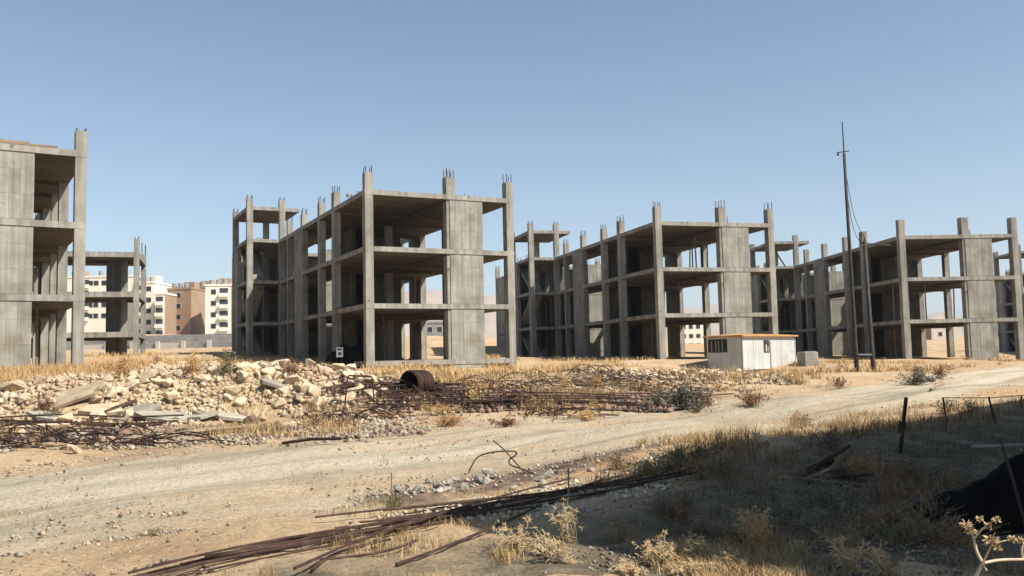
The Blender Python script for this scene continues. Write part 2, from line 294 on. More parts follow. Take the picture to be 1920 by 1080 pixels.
def build_ground():
    az = np.concatenate([np.radians(np.linspace(-180, -42, 24)[:-1]), np.radians(np.linspace(-42, 42, 421)), np.radians(np.linspace(42, 180, 24)[1:])])
    rr = np.concatenate([[.4, 1.2, 2.2, 3.2], np.exp(np.linspace(math.log(4), math.log(60), 330)), np.exp(np.linspace(math.log(60), math.log(300), 60))[1:], np.exp(np.linspace(math.log(300), math.log(6500), 24))[1:]])
    A, Rr = np.meshgrid(az, rr); X = Rr*np.sin(A); Y = Rr*np.cos(A)
    Z = terrain(X, Y)
    # fine relief: clods and ruts
    flat = np.array([mn.noise(Vector((x*1.7, y*1.7, 0)))*.035 + mn.noise(Vector((x*5, y*5, 3)))*.026 if 3 < r < 62 and abs(a) < .75 else 0 for x, y, r, a in zip(X.ravel(), Y.ravel(), Rr.ravel(), A.ravel())]).reshape(X.shape)
    rd = rut(X, Y); hw = 3.1
    road = 1/(1+np.exp((rd-hw)/.5))
    Z += flat*(1-.75*road)
    Z += -.02*road + .035*np.cos(rd*3.4+.6)*road*np.clip(1.3-rd/3.5, 0, 1)
    # zones: r=track, g=dark scrap dirt, b=vegetated soil
    def band(c, s): # distance to image-free world polyline
        best = np.full(X.shape, 1e9)
        for (x0, y0), (x1, y1) in zip(c[:-1], c[1:]):
            dx, dy = x1-x0, y1-y0; t = np.clip(((X-x0)*dx+(Y-y0)*dy)/(dx*dx+dy*dy), 0, 1); best = np.minimum(best, np.hypot(X-x0-t*dx, Y-y0-t*dy))
        return np.exp(-(best/s)**2)
    g1 = band([gpos(-300, 18), gpos(60, 18.2), gpos(300, 20.3), gpos(480, 21.5)], .9)
    g2 = band([gpos(640, 23.5), gpos(800, 25.5), gpos(1000, 26), gpos(1220, 27)], 1.6)
    g3 = band([gpos(1000, 30.5), gpos(1150, 34)], 1.3)
    g4 = band([gpos(750, 10.6), gpos(1000, 12.5), gpos(1200, 14.5)], .8)*.8
    dk = np.clip(g1*1.0+g2*.95+g3*.8+g4, 0, 1)
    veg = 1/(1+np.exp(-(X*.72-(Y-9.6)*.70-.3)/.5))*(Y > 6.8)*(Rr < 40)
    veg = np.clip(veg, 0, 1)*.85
    road = road*(1-veg)
    n1, n2 = X.shape
    idx = np.arange(n1*n2).reshape(n1, n2)
    quads = np.stack([idx[:-1, :-1], idx[1:, :-1], idx[1:, 1:], idx[:-1, 1:]], -1)[:, :, ::-1].reshape(-1, 4)
    # orientation: make normals point up
    V = np.stack([X, Y, Z], -1).reshape(-1, 3)
    a, b, c = V[quads[5000, 0]], V[quads[5000, 1]], V[quads[5000, 2]]
    if np.cross(b-a, c-a)[2] < 0: quads = quads[:, ::-1]
    dust = np.clip(band([gpos(60, 23), gpos(300, 24), gpos(470, 24.6), gpos(650, 25)], 1.9)*1.3, 0, 1)*(1-dk*.8) + .7*band([gpos(1150, 35), gpos(1340, 37.5)], 1.6)
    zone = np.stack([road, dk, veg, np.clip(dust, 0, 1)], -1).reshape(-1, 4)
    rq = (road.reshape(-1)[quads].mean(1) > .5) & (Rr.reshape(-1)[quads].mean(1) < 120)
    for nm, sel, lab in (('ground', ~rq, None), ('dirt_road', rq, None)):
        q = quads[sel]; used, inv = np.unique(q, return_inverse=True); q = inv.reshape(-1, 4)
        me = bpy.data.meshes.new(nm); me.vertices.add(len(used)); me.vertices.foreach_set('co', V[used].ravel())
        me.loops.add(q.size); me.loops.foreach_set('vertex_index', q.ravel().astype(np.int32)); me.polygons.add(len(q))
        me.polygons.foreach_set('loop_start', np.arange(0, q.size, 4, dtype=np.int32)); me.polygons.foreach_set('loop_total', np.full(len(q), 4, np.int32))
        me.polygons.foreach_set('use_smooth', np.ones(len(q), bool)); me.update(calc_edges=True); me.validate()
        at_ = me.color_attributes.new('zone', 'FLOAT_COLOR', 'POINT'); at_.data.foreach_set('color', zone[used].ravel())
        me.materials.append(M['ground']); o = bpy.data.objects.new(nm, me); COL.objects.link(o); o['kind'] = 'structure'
build_ground()
def hills():
    rnd = random.Random(4)
    for nm, Yd, prof in (('hills', 3000, [(-900, 530), (-200, 512), (150, 522), (330, 527), (420, 533), (640, 540), (800, 548), (960, 562), (1150, 572), (1310, 577), (1500, 584), (1780, 589), (2000, 592), (2800, 600)]),):
        pxs = np.linspace(-900, 2800, 140); top = np.interp(pxs, [p[0] for p in prof], [p[1] for p in prof])
        rows = []
        for j, (k, dy) in enumerate([(0, -900), (.35, -500), (.62, -300), (.85, -120), (1, 0), (.5, 600), (0, 1400)]):
            r_ = []
            for px, t in zip(pxs, top):
                tp = at(px, t, Yd); zt = tp.z + 26*mn.noise(Vector((px*.02, 1.3, 0))) + 10*mn.noise(Vector((px*.08, 4.3, 0)))
                zz = 10 + (zt-10)*(k*(1+.22*mn.noise(Vector((px*.03, j*1.7, 7)))) if 0 < k < 1 else k)
                r_.append((tp.x*(Yd+dy)/Yd, Yd+dy, zz if k > 0 else -5))
            rows.append(r_)
        b = MB(); n = len(pxs); b.v = [p for r_ in rows for p in r_]
        b.f = [(i*n+k, i*n+k+1, (i+1)*n+k+1, (i+1)*n+k) for i in range(len(rows)-1) for k in range(n-1)]; b.m = [0]*len(b.f)
        b.build(nm, M['hill'], smooth=True, kind='structure')
hills()

# ------------------------------------------------------------------ unfinished concrete frames
H = 3.2
def rebar_mb(x0, x1, y0, y1, z, h, rnd, k=4):
    b = MB()
    for (x, y) in [(x0+.06, y0+.06), (x1-.06, y0+.06), (x0+.06, y1-.06), (x1-.06, y1-.06), ((x0+x1)/2, y0+.06), ((x0+x1)/2, y1-.06)][:k]:
        hh = h*rnd.uniform(.8, 1.15); b.tube([(x, y, z-.02), (x+rnd.uniform(-.03, .03), y+rnd.uniform(-.03, .03), z+hh)], .026, 5)
    return b
def column(par, u, v, w_, d, z0, z1, rnd, bars=.45, k=4):
    o = MB().box(u, u+w_, v, v+d, z0, z1).build('column', M['conc'], par)
    if bars: rebar_mb(u, u+w_, v, v+d, z1, bars, rnd, k).build('rebar', M['rust'], o)
    return o
def slab(par, u0, u1, v0, v1, z, th=.28, beams_u=(), beams_v=(), name='floor_slab'):
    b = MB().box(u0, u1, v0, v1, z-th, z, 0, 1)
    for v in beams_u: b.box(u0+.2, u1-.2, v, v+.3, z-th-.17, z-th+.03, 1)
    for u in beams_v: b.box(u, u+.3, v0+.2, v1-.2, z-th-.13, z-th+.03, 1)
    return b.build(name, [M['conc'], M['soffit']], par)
def wall(par, u0, u1, v0, v1, z0, z1, name='shear_wall'):
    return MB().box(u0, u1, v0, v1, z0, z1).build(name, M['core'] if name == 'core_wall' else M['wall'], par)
def frame_building(label, loc, rz, stubs=1.0, bars=.45, brace=False, seed=1):
    rnd = random.Random(seed)
    root = empty('unfinished_building', loc, rz, label=label, cat='building', group='unfinished concrete building frames')
    GB = -2.6; T_ = -2.467
    ztop = 3*H
    # front block slabs, rear block slabs
    for lv in range(4):
        z = lv*H
        bu = (6.4, 9.95, 14.75) if lv else ()
        slab(root, -.012, 9.27, -.012, 16.9, z, .28, bu, (4.9,) if lv else ())
        slab(root, .03, 3.0, 16.9, 21.97, z-.003, .277, ())
        if lv: MB().box(8.9, 9.2, 16.9, 21.97, z-.34, z-.004).build('edge_beam', M['conc'], root)
        if lv < 3: slab(root, .03, 9.225, 21.97, 43.7, z-.006, .274, (28.5, 34, 38) if lv else ())
        else:
            slab(root, .03, 2.8, 21.97, 30, z-.006, .274); slab(root, .03, 9.225, 30, 43.7, z-.009, .271, (34, 38))
    wall(root, .35, 9.0, .3, .6, GB, -.28, 'plinth'); wall(root, .3, .6, .61, 43, GB, -.285, 'plinth'); wall(root, 8.7, 9.0, .61, 43, GB, -.285, 'plinth')
    st = lambda: ztop + stubs*rnd.uniform(.9, 1.1)
    # front columns
    column(root, 0, 0, .47, .47, GB, ztop+stubs*1.02, rnd, bars)
    column(root, 4.93, .08, .56, .55, GB, ztop+stubs*1.12, rnd, bars*1.2, 6)
    column(root, 8.81, 0, .45, .55, GB, ztop+stubs*1.05, rnd, bars*1.2)
    for lv in range(3):
        wall(root, 5.12 if True else 5, 7.22, .03, .31, lv*H + (GB if lv == 0 else .012), (lv+1)*H - .28 + (0 if lv == 2 else .0))
    # facade columns left and right
    for u, wd in ((0, .42), (8.83, .425)):
        for v in (6.39, 9.94):
            column(root, u, v, wd, .62 if v < 7 else .5, GB, st(), rnd, bars)
        column(root, u, 14.7, wd, .45, GB, st(), rnd, bars)
        wall(root, u+.03, u+.33, 15.15, 17.3, GB, ztop-.284)
        if u > 1: column(root, u, 19.4, wd, .4, GB, st(), rnd, bars)
        else: column(root, u, 19.2, wd, .4, GB, st(), rnd, bars)
        for v in (31, 34.2, 37.4): column(root, u, v, wd, .5, GB, st(), rnd, bars)
        wall(root, u+.03, u+.33, 39.3, 43.65, GB, ztop-.29)
        column(root, u, 43.3, wd, .45, GB, st(), rnd, bars); column(root, u, 38.9, wd, .4, GB, st(), rnd, bars)
    # cores: dark wall facing the front, lit wall across the light well
    for lv in range(3):
        z0 = lv*H+.01; z1 = (lv+1)*H-.285
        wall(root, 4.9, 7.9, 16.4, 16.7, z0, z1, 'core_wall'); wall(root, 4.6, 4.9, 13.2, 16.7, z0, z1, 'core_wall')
        wall(root, 3.25, 6.1, 22.0, 22.3, z0, z1-(.35 if lv == 2 else .0), 'stair_wall')
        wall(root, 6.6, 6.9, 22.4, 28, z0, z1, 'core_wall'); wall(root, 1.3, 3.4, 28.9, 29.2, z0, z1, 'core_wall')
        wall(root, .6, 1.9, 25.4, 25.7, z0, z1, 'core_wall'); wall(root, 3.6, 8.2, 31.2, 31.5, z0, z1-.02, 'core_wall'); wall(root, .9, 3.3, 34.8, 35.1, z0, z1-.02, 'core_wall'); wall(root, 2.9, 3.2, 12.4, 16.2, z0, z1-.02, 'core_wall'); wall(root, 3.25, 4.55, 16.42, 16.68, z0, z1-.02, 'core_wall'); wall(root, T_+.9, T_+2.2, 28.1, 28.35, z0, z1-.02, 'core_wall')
    column(root, 4.6, 9.98, .45, .45, 0, 2*H+2.9, rnd, 0)
    # stair tower projecting on the left, one storey taller
    P = 3*H+2.5
    T = -2.467
    column(root, T, 21.97, .45, .45, GB, P+.62, rnd, bars*.6); column(root, T, 28.05, .45, .45, GB, P+.5, rnd, bars*.6)
    column(root, 0, 21.97, .45, .45, GB, P+.6, rnd, bars*.6); column(root, 0, 28.05, .45, .45, GB, P+.2, rnd, 0)
    for lv in range(1, 4): slab(root, T+.03, .0, 22.0, 28.47, lv*H-.012, .26, (), (), 'tower_slab')
    slab(root, T+.03, 1.55, 22.0, 28.47, P, .28, (), (), 'tower_slab')
    wall(root, T+.06, T+.36, 26.4, 28.0, GB, ztop-.29)
    for lv in range(3):
        b = MB(); z0 = lv*H; y0, y1 = 23.2, 27.6
        ua, ub = (-2.0, -.9)
        a = (y0, z0+.0) if lv % 2 == 0 else (y1, z0+.0); c = (y1, z0+H-.28) if lv % 2 == 0 else (y0, z0+H-.28)
        vs = [(ua, a[0], a[1]), (ub, a[0], a[1]), (ub, c[0], c[1]), (ua, c[0], c[1])]; vs += [(x, y, z+.22) for x, y, z in vs]
        b.add(vs, [(3, 2, 1, 0), (4, 5, 6, 7), (0, 1, 5, 4), (1, 2, 6, 5), (2, 3, 7, 6), (3, 0, 4, 7)]); b.build('stair_flight', M['conc'], root)
    for i in range(16):
        lv = rnd.choice([0, 0, 1, 1, 2, 2]); u, v = rnd.uniform(.8, 8.5), rnd.choice([rnd.uniform(.8, 12), rnd.uniform(24, 42)]); l_ = rnd.uniform(-.12, .12)
        MB().tube([(u, v, lv*H), (u+l_, v+rnd.uniform(-.1, .1), (lv+1)*H-.3)], .055, 6).build('prop', M['timber'], root)
    for i in range(7):
        lv = rnd.choice([1, 2, 3, 3, 0]); u, v = rnd.uniform(.5, 8.2), rnd.uniform(.6, 11); b = MB()
        for q in range(rnd.randint(4, 12)):
            x, y = u+rnd.gauss(0, .35), v+rnd.gauss(0, .3); w1, w2, w3 = rnd.uniform(.05, .3), rnd.uniform(.05, .25), rnd.uniform(.05, .22); b.box(x, x+w1, y, y+w2, lv*H+.002, lv*H+w3)
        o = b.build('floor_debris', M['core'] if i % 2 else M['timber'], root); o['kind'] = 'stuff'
    if brace: MB().tube([(-2.2, 22.3, P-.3), (-.9, 22.3, 3*H)], .07, 6).build('brace', M['rust'], root)
    return root
A1 = frame_building('nearest concrete frame, cut off by the left edge of the photo', (-26.519, 34.366, 0.0), .568, .85, .12, seed=2)
for q, (u0, u1, z0) in enumerate([(4.0, 8.1, .02), (5.0, 7.0, .11)]): MB().box(u0, u1, .02+.05*q, 1.6, 3*H+z0, 3*H+z0+.09).build('formwork_board', M['timber'], A1)
A2 = frame_building('large three-storey concrete frame left of centre, standing just behind the steel coil and yellow grass', (-8.1, 49.802, .056), .465, .95, .42, seed=3)
A3 = frame_building('middle concrete frame directly behind the white site cabin, right of centre', (10.022, 61.853, -.302), .276, 1.0, .4, seed=4)
A4 = frame_building('right hand concrete frame seen behind the two dark utility poles', (29.482, 67.998, -.908), .049, 1.2, .0, brace=True, seed=5)
A5 = frame_building('farthest right concrete frame, only its stair tower showing at the right edge of the photo', (56.8, 79, -1.2), -.12, 1.0, .3, seed=6)
# small low frame behind the first building
def small_frame():
    rnd = random.Random(9); r6 = .31
    cx, cy = -29.9, 72.0
    ax, ay = cx-9.257*math.cos(r6), cy-9.257*math.sin(r6)
    root = empty('unfinished_building', (ax, ay, -.36), r6, label='small three-bay concrete frame between the left building and the white apartment blocks', cat='building', group='unfinished concrete building frames')
    for lv in range(1, 4): slab(root, .03, 9.225, .03, 7.0, lv*H, .42, (3.2,), ())
    for u in (0, 8.85):
        column(root, u, 0, .4, .4, -2, 3*H+1.05, rnd, .25)
        column(root, u, 6.6, .4, .4, -2, 3*H+.6, rnd, .9)
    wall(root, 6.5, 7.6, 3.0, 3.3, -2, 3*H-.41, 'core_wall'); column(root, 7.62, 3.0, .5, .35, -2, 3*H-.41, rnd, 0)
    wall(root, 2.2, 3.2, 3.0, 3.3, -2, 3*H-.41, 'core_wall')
small_frame()

# ------------------------------------------------------------------ the building that shades the foreground (stands outside the frame, right)
def shade_building():
    hh = 9.0; k = hh/SUN.z; ox, oy = SUN.x*k, SUN.y*k
    a = Vector((-.75+ox, 9.26+oy)); d = Vector((.70, .715)).normalized(); n_ = Vector((d.y, -d.x))
    L_ = 26
    root = empty('site_building', (a.x, a.y, -2), math.atan2(d.y, d.x), label='plain concrete block standing outside the picture on the right, casting the shadow', cat='building')
    b = MB(); b.box(0, L_, -9, 0, 0, hh+.35).build('wall', M['wall'], root)
    MB().box(-.02, L_+.3, -9.2, .02, hh+.36, hh+.6).build('roof', M['conc'], root)
    for i in range(6): MB().box(2+i*4, 3.4+i*4, .0, .03, 3.8, 5.2).build('window', M['glass'], root)
shade_building()

# ------------------------------------------------------------------ far buildings
def apartment(label, pxl, pxr, ptop, Y, depth, m_front, m_side, cols, rows, balc=(), rz=0, tank=True, tilt=0, zb=None, h_side=None):
    pl = at(pxl, ptop, Y); pr = at(pxr, ptop, Y); W = pr.x-pl.x; zt = (pl.z+pr.z)/2
    zb = zb if zb is not None else tz(pl.x, Y)-.8
    root = empty('apartment_building', (pl.x, Y, zb), rz, label=label, cat='building', group='finished apartment blocks in the distance')
    hh = zt-zb
    b = MB().box(0, W, 0, depth, 0, hh); 
    o = b.build('wall', [m_front, m_side], root)
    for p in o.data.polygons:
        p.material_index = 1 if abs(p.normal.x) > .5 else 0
    MB().box(-.15, W+.15, -.15, depth+.15, hh+.01, hh+.5).build('parapet', m_front, root)
    st = 3.05
    for r_ in range(rows):
        z = hh - 2.2 - r_*st
        for cx in cols:
            f = MB().box(cx*W-.75, cx*W+.75, -.05, .0, z-.1, z+1.35); f = f.build('window', M['white_wall'], root)
            MB().box(cx*W-.62, cx*W+.62, -.075, -.052, z, z+1.25).build('pane', M['glass'], f)
        for cx, bw in balc:
            f = MB().box(cx*W-bw/2, cx*W+bw/2, -.06, 0, z-.4, z+1.6).build('balcony_shade', M['ink_and_shade'], root)  # near-black flat panel painted as the shade inside an open recess
            MB().box(cx*W-bw/2-.1, cx*W+bw/2+.1, -.8, -.07, z-.75, z+.25).build('railing', m_front, f)
    if tank:
        rnd = random.Random(int(pxl))
        MB().box(W*.4, W*.4+3, depth*.3, depth*.3+3, hh+.5, hh+2.4).build('stair_house', m_side, root)
        for q in range(3):
            x = W*(.15+.27*q); y = 1.5+rnd.random()*2
            MB().tube([(x, y, hh+.5), (x, y, hh+1.9)], .65, 10).build('water_tank', M['grey_wall'], root)
    return root
apartment('white apartment block seen between the columns of the left frames', 40, 250, 521, 250, 14, M['cream'], M['tan'], (.52, .62, .67, .74, .79), 4, ((.57, 2.2), (.88, 3)))
apartment('white apartment block whose right half rises clear of the small frame', 251, 290, 531, 247, 13, M['cream'], M['cream'], (.72,), 5, ((.25, 2),))
apartment('narrow white block with a stack of dark balconies beside the reddish block', 291, 309, 552, 243, 13, M['cream'], M['tan'], (), 4, ((.45, 1.9),), tank=False)
apartment('reddish brown apartment block with blank sides in the middle of the distant row', 314, 361, 543, 252, 14, M['red_render'], M['tan'], (.48,), 4, rz=R(-8))
apartment('brown rendered slab block squeezed against the cream block', 357, 385, 540, 262, 14, M['tan'], M['tan'], (), 4, tank=True)
apartment('cream apartment block with brown side wall beside the second concrete frame', 385, 432, 536, 240, 14, M['cream'], M['tan'], (.32, ), 4, ((.72, 2.2),), rz=R(6))
apartment('cream apartment block glimpsed through the ground floor of the middle frame', 1268, 1322, 604, 300, 14, M['cream'], M['tan'], (.25, .5, .75), 4, zb=0)
apartment('pale pinkish block glimpsed through the right hand frame', 1745, 1800, 600, 300, 14, M['pale_render'], M['tan'], (.3, .6), 3, zb=0, tank=False)
apartment('low grey block seen through the ground floor of the large frame', 770, 860, 606, 230, 10, M['grey_wall'], M['grey_wall'], (.2, .4, .6, .8), 1, zb=4, tank=False)
def perimeter():
    # low precast wall at 150 m, panels with posts
    p0 = gpos(-120, 158); p1 = gpos(470, 150)
    root = empty('perimeter_wall', (p0[0], p0[1], 0), math.atan2(p1[1]-p0[1], p1[0]-p0[0]), label='long grey precast site wall with short white posts in front of the apartment blocks', cat='wall')
    L_ = math.hypot(p1[0]-p0[0], p1[1]-p0[1]); n = int(L_/4.6)
    for i in range(n):
        x0 = i*4.6; t = i/n; X = p0[0]+(p1[0]-p0[0])*t; Yy = p0[1]+(p1[1]-p0[1])*t; z = tz(X, Yy)
        MB().box(x0+.02, x0+4.58, 0, .12, z-.5, z+1.15).build('lower_panel', M['white_wall'] if i % 3 == 0 else M['grey_wall'], root)
        MB().box(x0+.02, x0+4.58, .02, .10, z+1.18, z+2.5).build('upper_panel', M['grey_wall'], root)
        MB().box(x0-.35, x0+.35, -.25, -.002, z-.5, z+1.5).build('post', M['white_wall'], root)
perimeter()

# ------------------------------------------------------------------ site cabin, block, poles, sign
def cabin():
    phi = R(43); c = at(1393, 697, 53); z0 = -1.28
    root = empty('site_cabin', (c.x, c.y, z0), phi, label='white sheet-metal site cabin with rusty orange roof standing on blocks', cat='cabin')
    L_, W_, h0, h1 = 6.0, 2.4, .34, 2.30
    b = MB().box(0, L_, 0, W_, h0, h1).build('wall', M['white_metal'], root, bevel=.01)
    MB().box(-.02, .04, -.03, .02, h0, h1).build('corner_trim', M['grey_paint'], root)
    MB().box(L_-.04, L_+.02, -.03, .02, h0, h1).build('corner_trim', M['white_metal'], root)
    for x in (.6, 1.2, 1.8, 2.9+.9, 4.3): MB().box(x, x+.03, -.012, -.001, h0+.03, h1-.03).build('seam', M['white_metal'], root)
    r_ = MB()
    vs = [(-.2, -.2, h1+.0), (L_+.12, -.2, h1+.0), (L_+.12, W_+.2, h1+.0), (-.2, W_+.2, h1+.0)]; vs += [(-.2, -.2, h1+.09), (L_+.12, -.2, h1+.09), (L_+.12, W_+.2, h1+.09), (-.2, W_+.2, h1+.09), (.7, W_/2, h1+.2), (L_-.7, W_/2, h1+.2)]
    r_.add(vs, [(3, 2, 1, 0), (0, 1, 5, 4), (1, 2, 6, 5), (2, 3, 7, 6), (3, 0, 4, 7), (4, 5, 9, 8), (5, 6, 9), (6, 7, 8, 9), (7, 4, 8)])
    r_.build('roof', M['rust_roof'], root)
    # front window and door joint
    wn = MB().box(2.35, 2.95, -.03, -.002, h0+1.0, h1-.22).build('window', M['dark_steel'], root)
    MB().box(2.39, 2.91, -.045, -.032, h0+1.04, h1-.26).build('pane', M['glass'], wn)
    MB().box(2.50, 2.62, -.052, -.047, h0+1.05, h1-.5).build('curtain', M['white_metal'], wn)
    MB().box(2.74, 2.80, -.052, -.047, h0+1.05, h1-.6).build('curtain', M['white_metal'], wn)
    MB().box(3.02, 3.12, -.02, -.002, h0+.02, h1-.3).build('door_post', M['grey_paint'], root)
    # end window with bars
    wn = MB().box(-.03, -.002, 1.0, 2.35, h0+1.05, h1-.12).build('window', M['dark_steel'], root)
    MB().box(-.045, -.032, 1.08, 2.27, h0+1.12, h1-.2).build('pane', M['glass'], wn)
    for y in (1.3, 1.55, 1.75, 2.05): MB().box(-.06, -.047, y, y+.025, h0+1.12, h1-.2).build('bar', M['white_metal'], wn)
    for y in (.7,): MB().box(.0-.012, -.001, y, y+.03, h0, h1).build('seam', M['white_metal'], root)
    for x in (.15, 2.2, 4.3):
        for y in (.1, 2.0): MB().box(x, x+.3, y, y+.3, -.5, h0-.005).build('support_block', M['grey_wall'], root)
    MB().box(.05, L_-.05, .12, .24, h0-.1, h0-.004).build('skid', M['dark_steel'], root)
cabin()
def tank_block():
    c = gnd(1518, 694)
    c = at(1523, 694, 55); root = empty('concrete_block', (c.x, c.y, tz(c.x, c.y)), R(14), label='grey concrete box standing right of the white cabin', cat='block')
    MB().box(-.46, .46, 0, .9, -.4, .85).build('body', M['conc'], root, bevel=.03)
    MB().box(-.38, .38, .08, .82, .853, .90).build('lid', M['conc'], root)
tank_block()
def poles():
    Y = 44.0
    b0 = at(1607, 697, Y); t0 = at(1579, 228, Y); b1 = at(1638, 698, Y+.4); t1 = at(1621, 452, Y+.4)
    root = empty('utility_pole', (b0.x, b0.y, b0.z), label='tall thin dark pole leaning left, the higher of the pair', cat='pole', group='dark utility poles')
    d = t0-b0
    m = d*.87
    MB().tube([Vector((0, 0, -.6)), Vector((0, 0, 0)), d*.45, m], [.12, .115, .085, .07], 9).build('pole_shaft', M['dark_steel'], root, smooth=True)
    MB().tube([m-d*.03, d], [.035, .025], 6).build('mast', M['dark_steel'], root)
    MB().tube([m+Vector((-.35, 0, .05)), m+Vector((.25, 0, .12))], .025, 6).build('cross_arm', M['dark_steel'], root)
    MB().tube([m+Vector((-.3, 0, -.10)), m+Vector((-.3, 0, .07))], [.06, .03], 8).build('insulator', M['dark_steel'], root)
    MB().tube([Vector((-.1, -.13, .62)), Vector((.14, -.13, .66))], .05, 6).build('clamp', M['rust'], root)
    r1 = empty('utility_pole', (b1.x, b1.y, b1.z), label='shorter dark pole standing to the right of the tall leaning one', cat='pole', group='dark utility poles')
    e = t1-b1
    MB().tube([Vector((0, 0, -.6)), Vector((0, 0, 0)), e], [.12, .115, .08], 9).build('pole_shaft', M['dark_steel'], r1, smooth=True)
    MB().tube([e+Vector((-.2, 0, -.1)), e+Vector((1.35, .2, -.22))], .035, 6).build('cross_arm', M['dark_steel'], r1)
    MB().tube([e+Vector((.0, 0, 0)), e+Vector((0, 0, .25))], [.05, .02], 6).build('insulator', M['dark_steel'], r1)
    # rail between them near the ground
    MB().tube([at(1610, 665, Y-.15), at(1634, 665, Y+.2)], .035, 6).build('tie_bar', M['grey_paint'], label='short grey bar tying the two dark poles together near the ground', cat='bar')
    for q, (p, e_, lab) in enumerate([((1588, 335), (1622, 448), 'upper of the two slack wires running down from the tall pole'), ((1590, 372), (1621, 456), 'lower slack wire between the tall and the shorter pole')]):
        a, c = at(*p, Y), at(*e_, Y+.4); pts = []
        for k in range(13):
            t = k/12; v = a.lerp(c, t); v.z -= math.sin(math.pi*t)*(.35+.25*q); v.x -= math.sin(math.pi*t)*.1; pts.append(v)
        MB().tube(pts, .014, 5).build('wire', M['black_wire'], label=lab, cat='wire')
poles()
def sign_board():
    c = at(637, 684, 51.5); c.z = tz(c.x, c.y)
    root = empty('notice_board', c, R(20), label='small white notice board with dark print under the large frame', cat='sign')
    MB().box(-.19, .19, -.02, .02, .66, 1.22).build('panel', M['sign_white'], root, bevel=.01)
    MB().box(-.13, .13, -.026, -.022, 1.05, 1.15).build('print', M['ink_and_shade'], root)
    MB().box(-.09, .09, -.026, -.022, .78, .93).build('print', M['ink_and_shade'], root)
    for x in (-.16, .12): MB().box(x, x+.04, .021, .06, -.3, 1.2).build('leg', M['dark_steel'], root)
    # black covered heap behind
    d = Vector((c.x+.15, c.y+1.2, tz(c.x, c.y+1.2)))
    bm = bmesh.new(); bmesh.ops.create_icosphere(bm, subdivisions=4, radius=1)
    for v in bm.verts:
        n_ = mn.noise(v.co*1.8); v.co = Vector((v.co.x*1.15, v.co.y*.8, max(v.co.z, -.3)*1.25))*(1+.25*n_)
    me = bpy.data.meshes.new('covered_heap'); bm.to_mesh(me); bm.free(); me.materials.append(M['tarp'])
    o = bpy.data.objects.new('covered_heap', me); COL.objects.link(o); o.location = d; tag(o, 'lumpy black covered heap behind the white notice board', 'heap')
sign_board()

# ------------------------------------------------------------------ rocks and slabs
def hull_rock(seed, flat=1.0, n=16):
    rnd = random.Random(seed); bm = bmesh.new()
    for i in range(n):
        v = Vector((rnd.gauss(0, 1), rnd.gauss(0, 1), rnd.gauss(0, 1))).normalized()
        bm.verts.new(Vector((v.x*rnd.uniform(.8, 1.1), v.y*.8*rnd.uniform(.8, 1.1), v.z*.66*flat*rnd.uniform(.8, 1.1))))
    r_ = bmesh.ops.convex_hull(bm, input=bm.verts)
    bmesh.ops.delete(bm, geom=[g for g in r_['geom_interior'] if isinstance(g, bmesh.types.BMVert)], context='VERTS')
    bmesh.ops.bevel(bm, geom=bm.edges[:], offset=.035, segments=1, affect='EDGES')
    bmesh.ops.triangulate(bm, faces=bm.faces[:])
    bmesh.ops.subdivide_edges(bm, edges=bm.edges[:], cuts=1, use_grid_fill=True)
    for v in bm.verts: v.co *= 1+.09*mn.noise(v.co*3+Vector((seed, 0, 0)))
    me = bpy.data.meshes.new('rock'); bm.to_mesh(me); bm.free(); return me
ROCKM = [hull_rock(s, 1.0, 11+s % 6) for s in range(14)]
def rock(x, y, s, m, label, group, rnd, name='rock', sink=.3, flat=1, z=None):
    me = rnd.choice(ROCKM); key = me.name+m.name
    k = bpy.data.meshes.get(key)
    if not k: k = me.copy(); k.name = key; k.materials.append(m)
    o = bpy.data.objects.new(name, k); COL.objects.link(o); o.rotation_euler = (rnd.uniform(-.5, .5), rnd.uniform(-.5, .5), rnd.uniform(0, 6.28))
    o.scale = (s*rnd.uniform(.8, 1.25), s*rnd.uniform(.8, 1.25), s*flat*rnd.uniform(.8, 1.15))
    o.location = (x, y, (tz(x, y) if z is None else z)+s*.66*flat*(1-2*sink)); return tag(o, label, 'rock', group)
rnd = random.Random(11)
cnt = 0
LIME = 'pale limestone rubble heap'
for (px, Y, sx, sy, n, smax) in [(450, 24.4, 2.9, 1.5, 84, .30), (590, 25.0, 1.9, 1.3, 50, .30), (310, 23.8, 2.4, 1.2, 24, .22), (90, 23.0, 1.9, 1.0, 28, .30), (660, 24.2, .9, .8, 14, .2)]:
    cx, cy = gpos(px, Y)
    for i in range(n):
        s = smax*rnd.uniform(.35, 1)**1.2
        x, y = cx+rnd.uniform(-1, 1)*sx*1.0, cy+rnd.gauss(0, 1)*sy*.55
        rock(x, y, s, M['limestone'], 'angular pale yellow limestone rock in the long rubble heap on the left', LIME, rnd, sink=.18); cnt += 1
for (px, Y, sx, sy, n) in [(1290, 36.8, 3.0, 1.2, 30), (1200, 35, 1.6, .9, 8)]:
    cx, cy = gpos(px, Y)
    for i in range(n):
        rock(cx+rnd.gauss(0, 1)*sx*.6, cy+rnd.gauss(0, 1)*sy*.6, rnd.uniform(.08, .24), M['limestone'], 'pinkish stone in the low stone bank in front of the white cabin', 'low stone bank before the cabin', rnd, sink=.25)
for i in range(28):
    px = rnd.uniform(-60, 460); Y = 18.2+rnd.gauss(0, .55)+(px > 250)*1.7*(px-250)/200; x, y = gpos(px, Y)
    rock(x, y, rnd.uniform(.07, .2), M['brown_stone'] if rnd.random() < .7 else M['grey_stone'], 'brown or grey lump in the dark scrap strip along the left edge of the track', 'lumps in the dark strip', rnd)
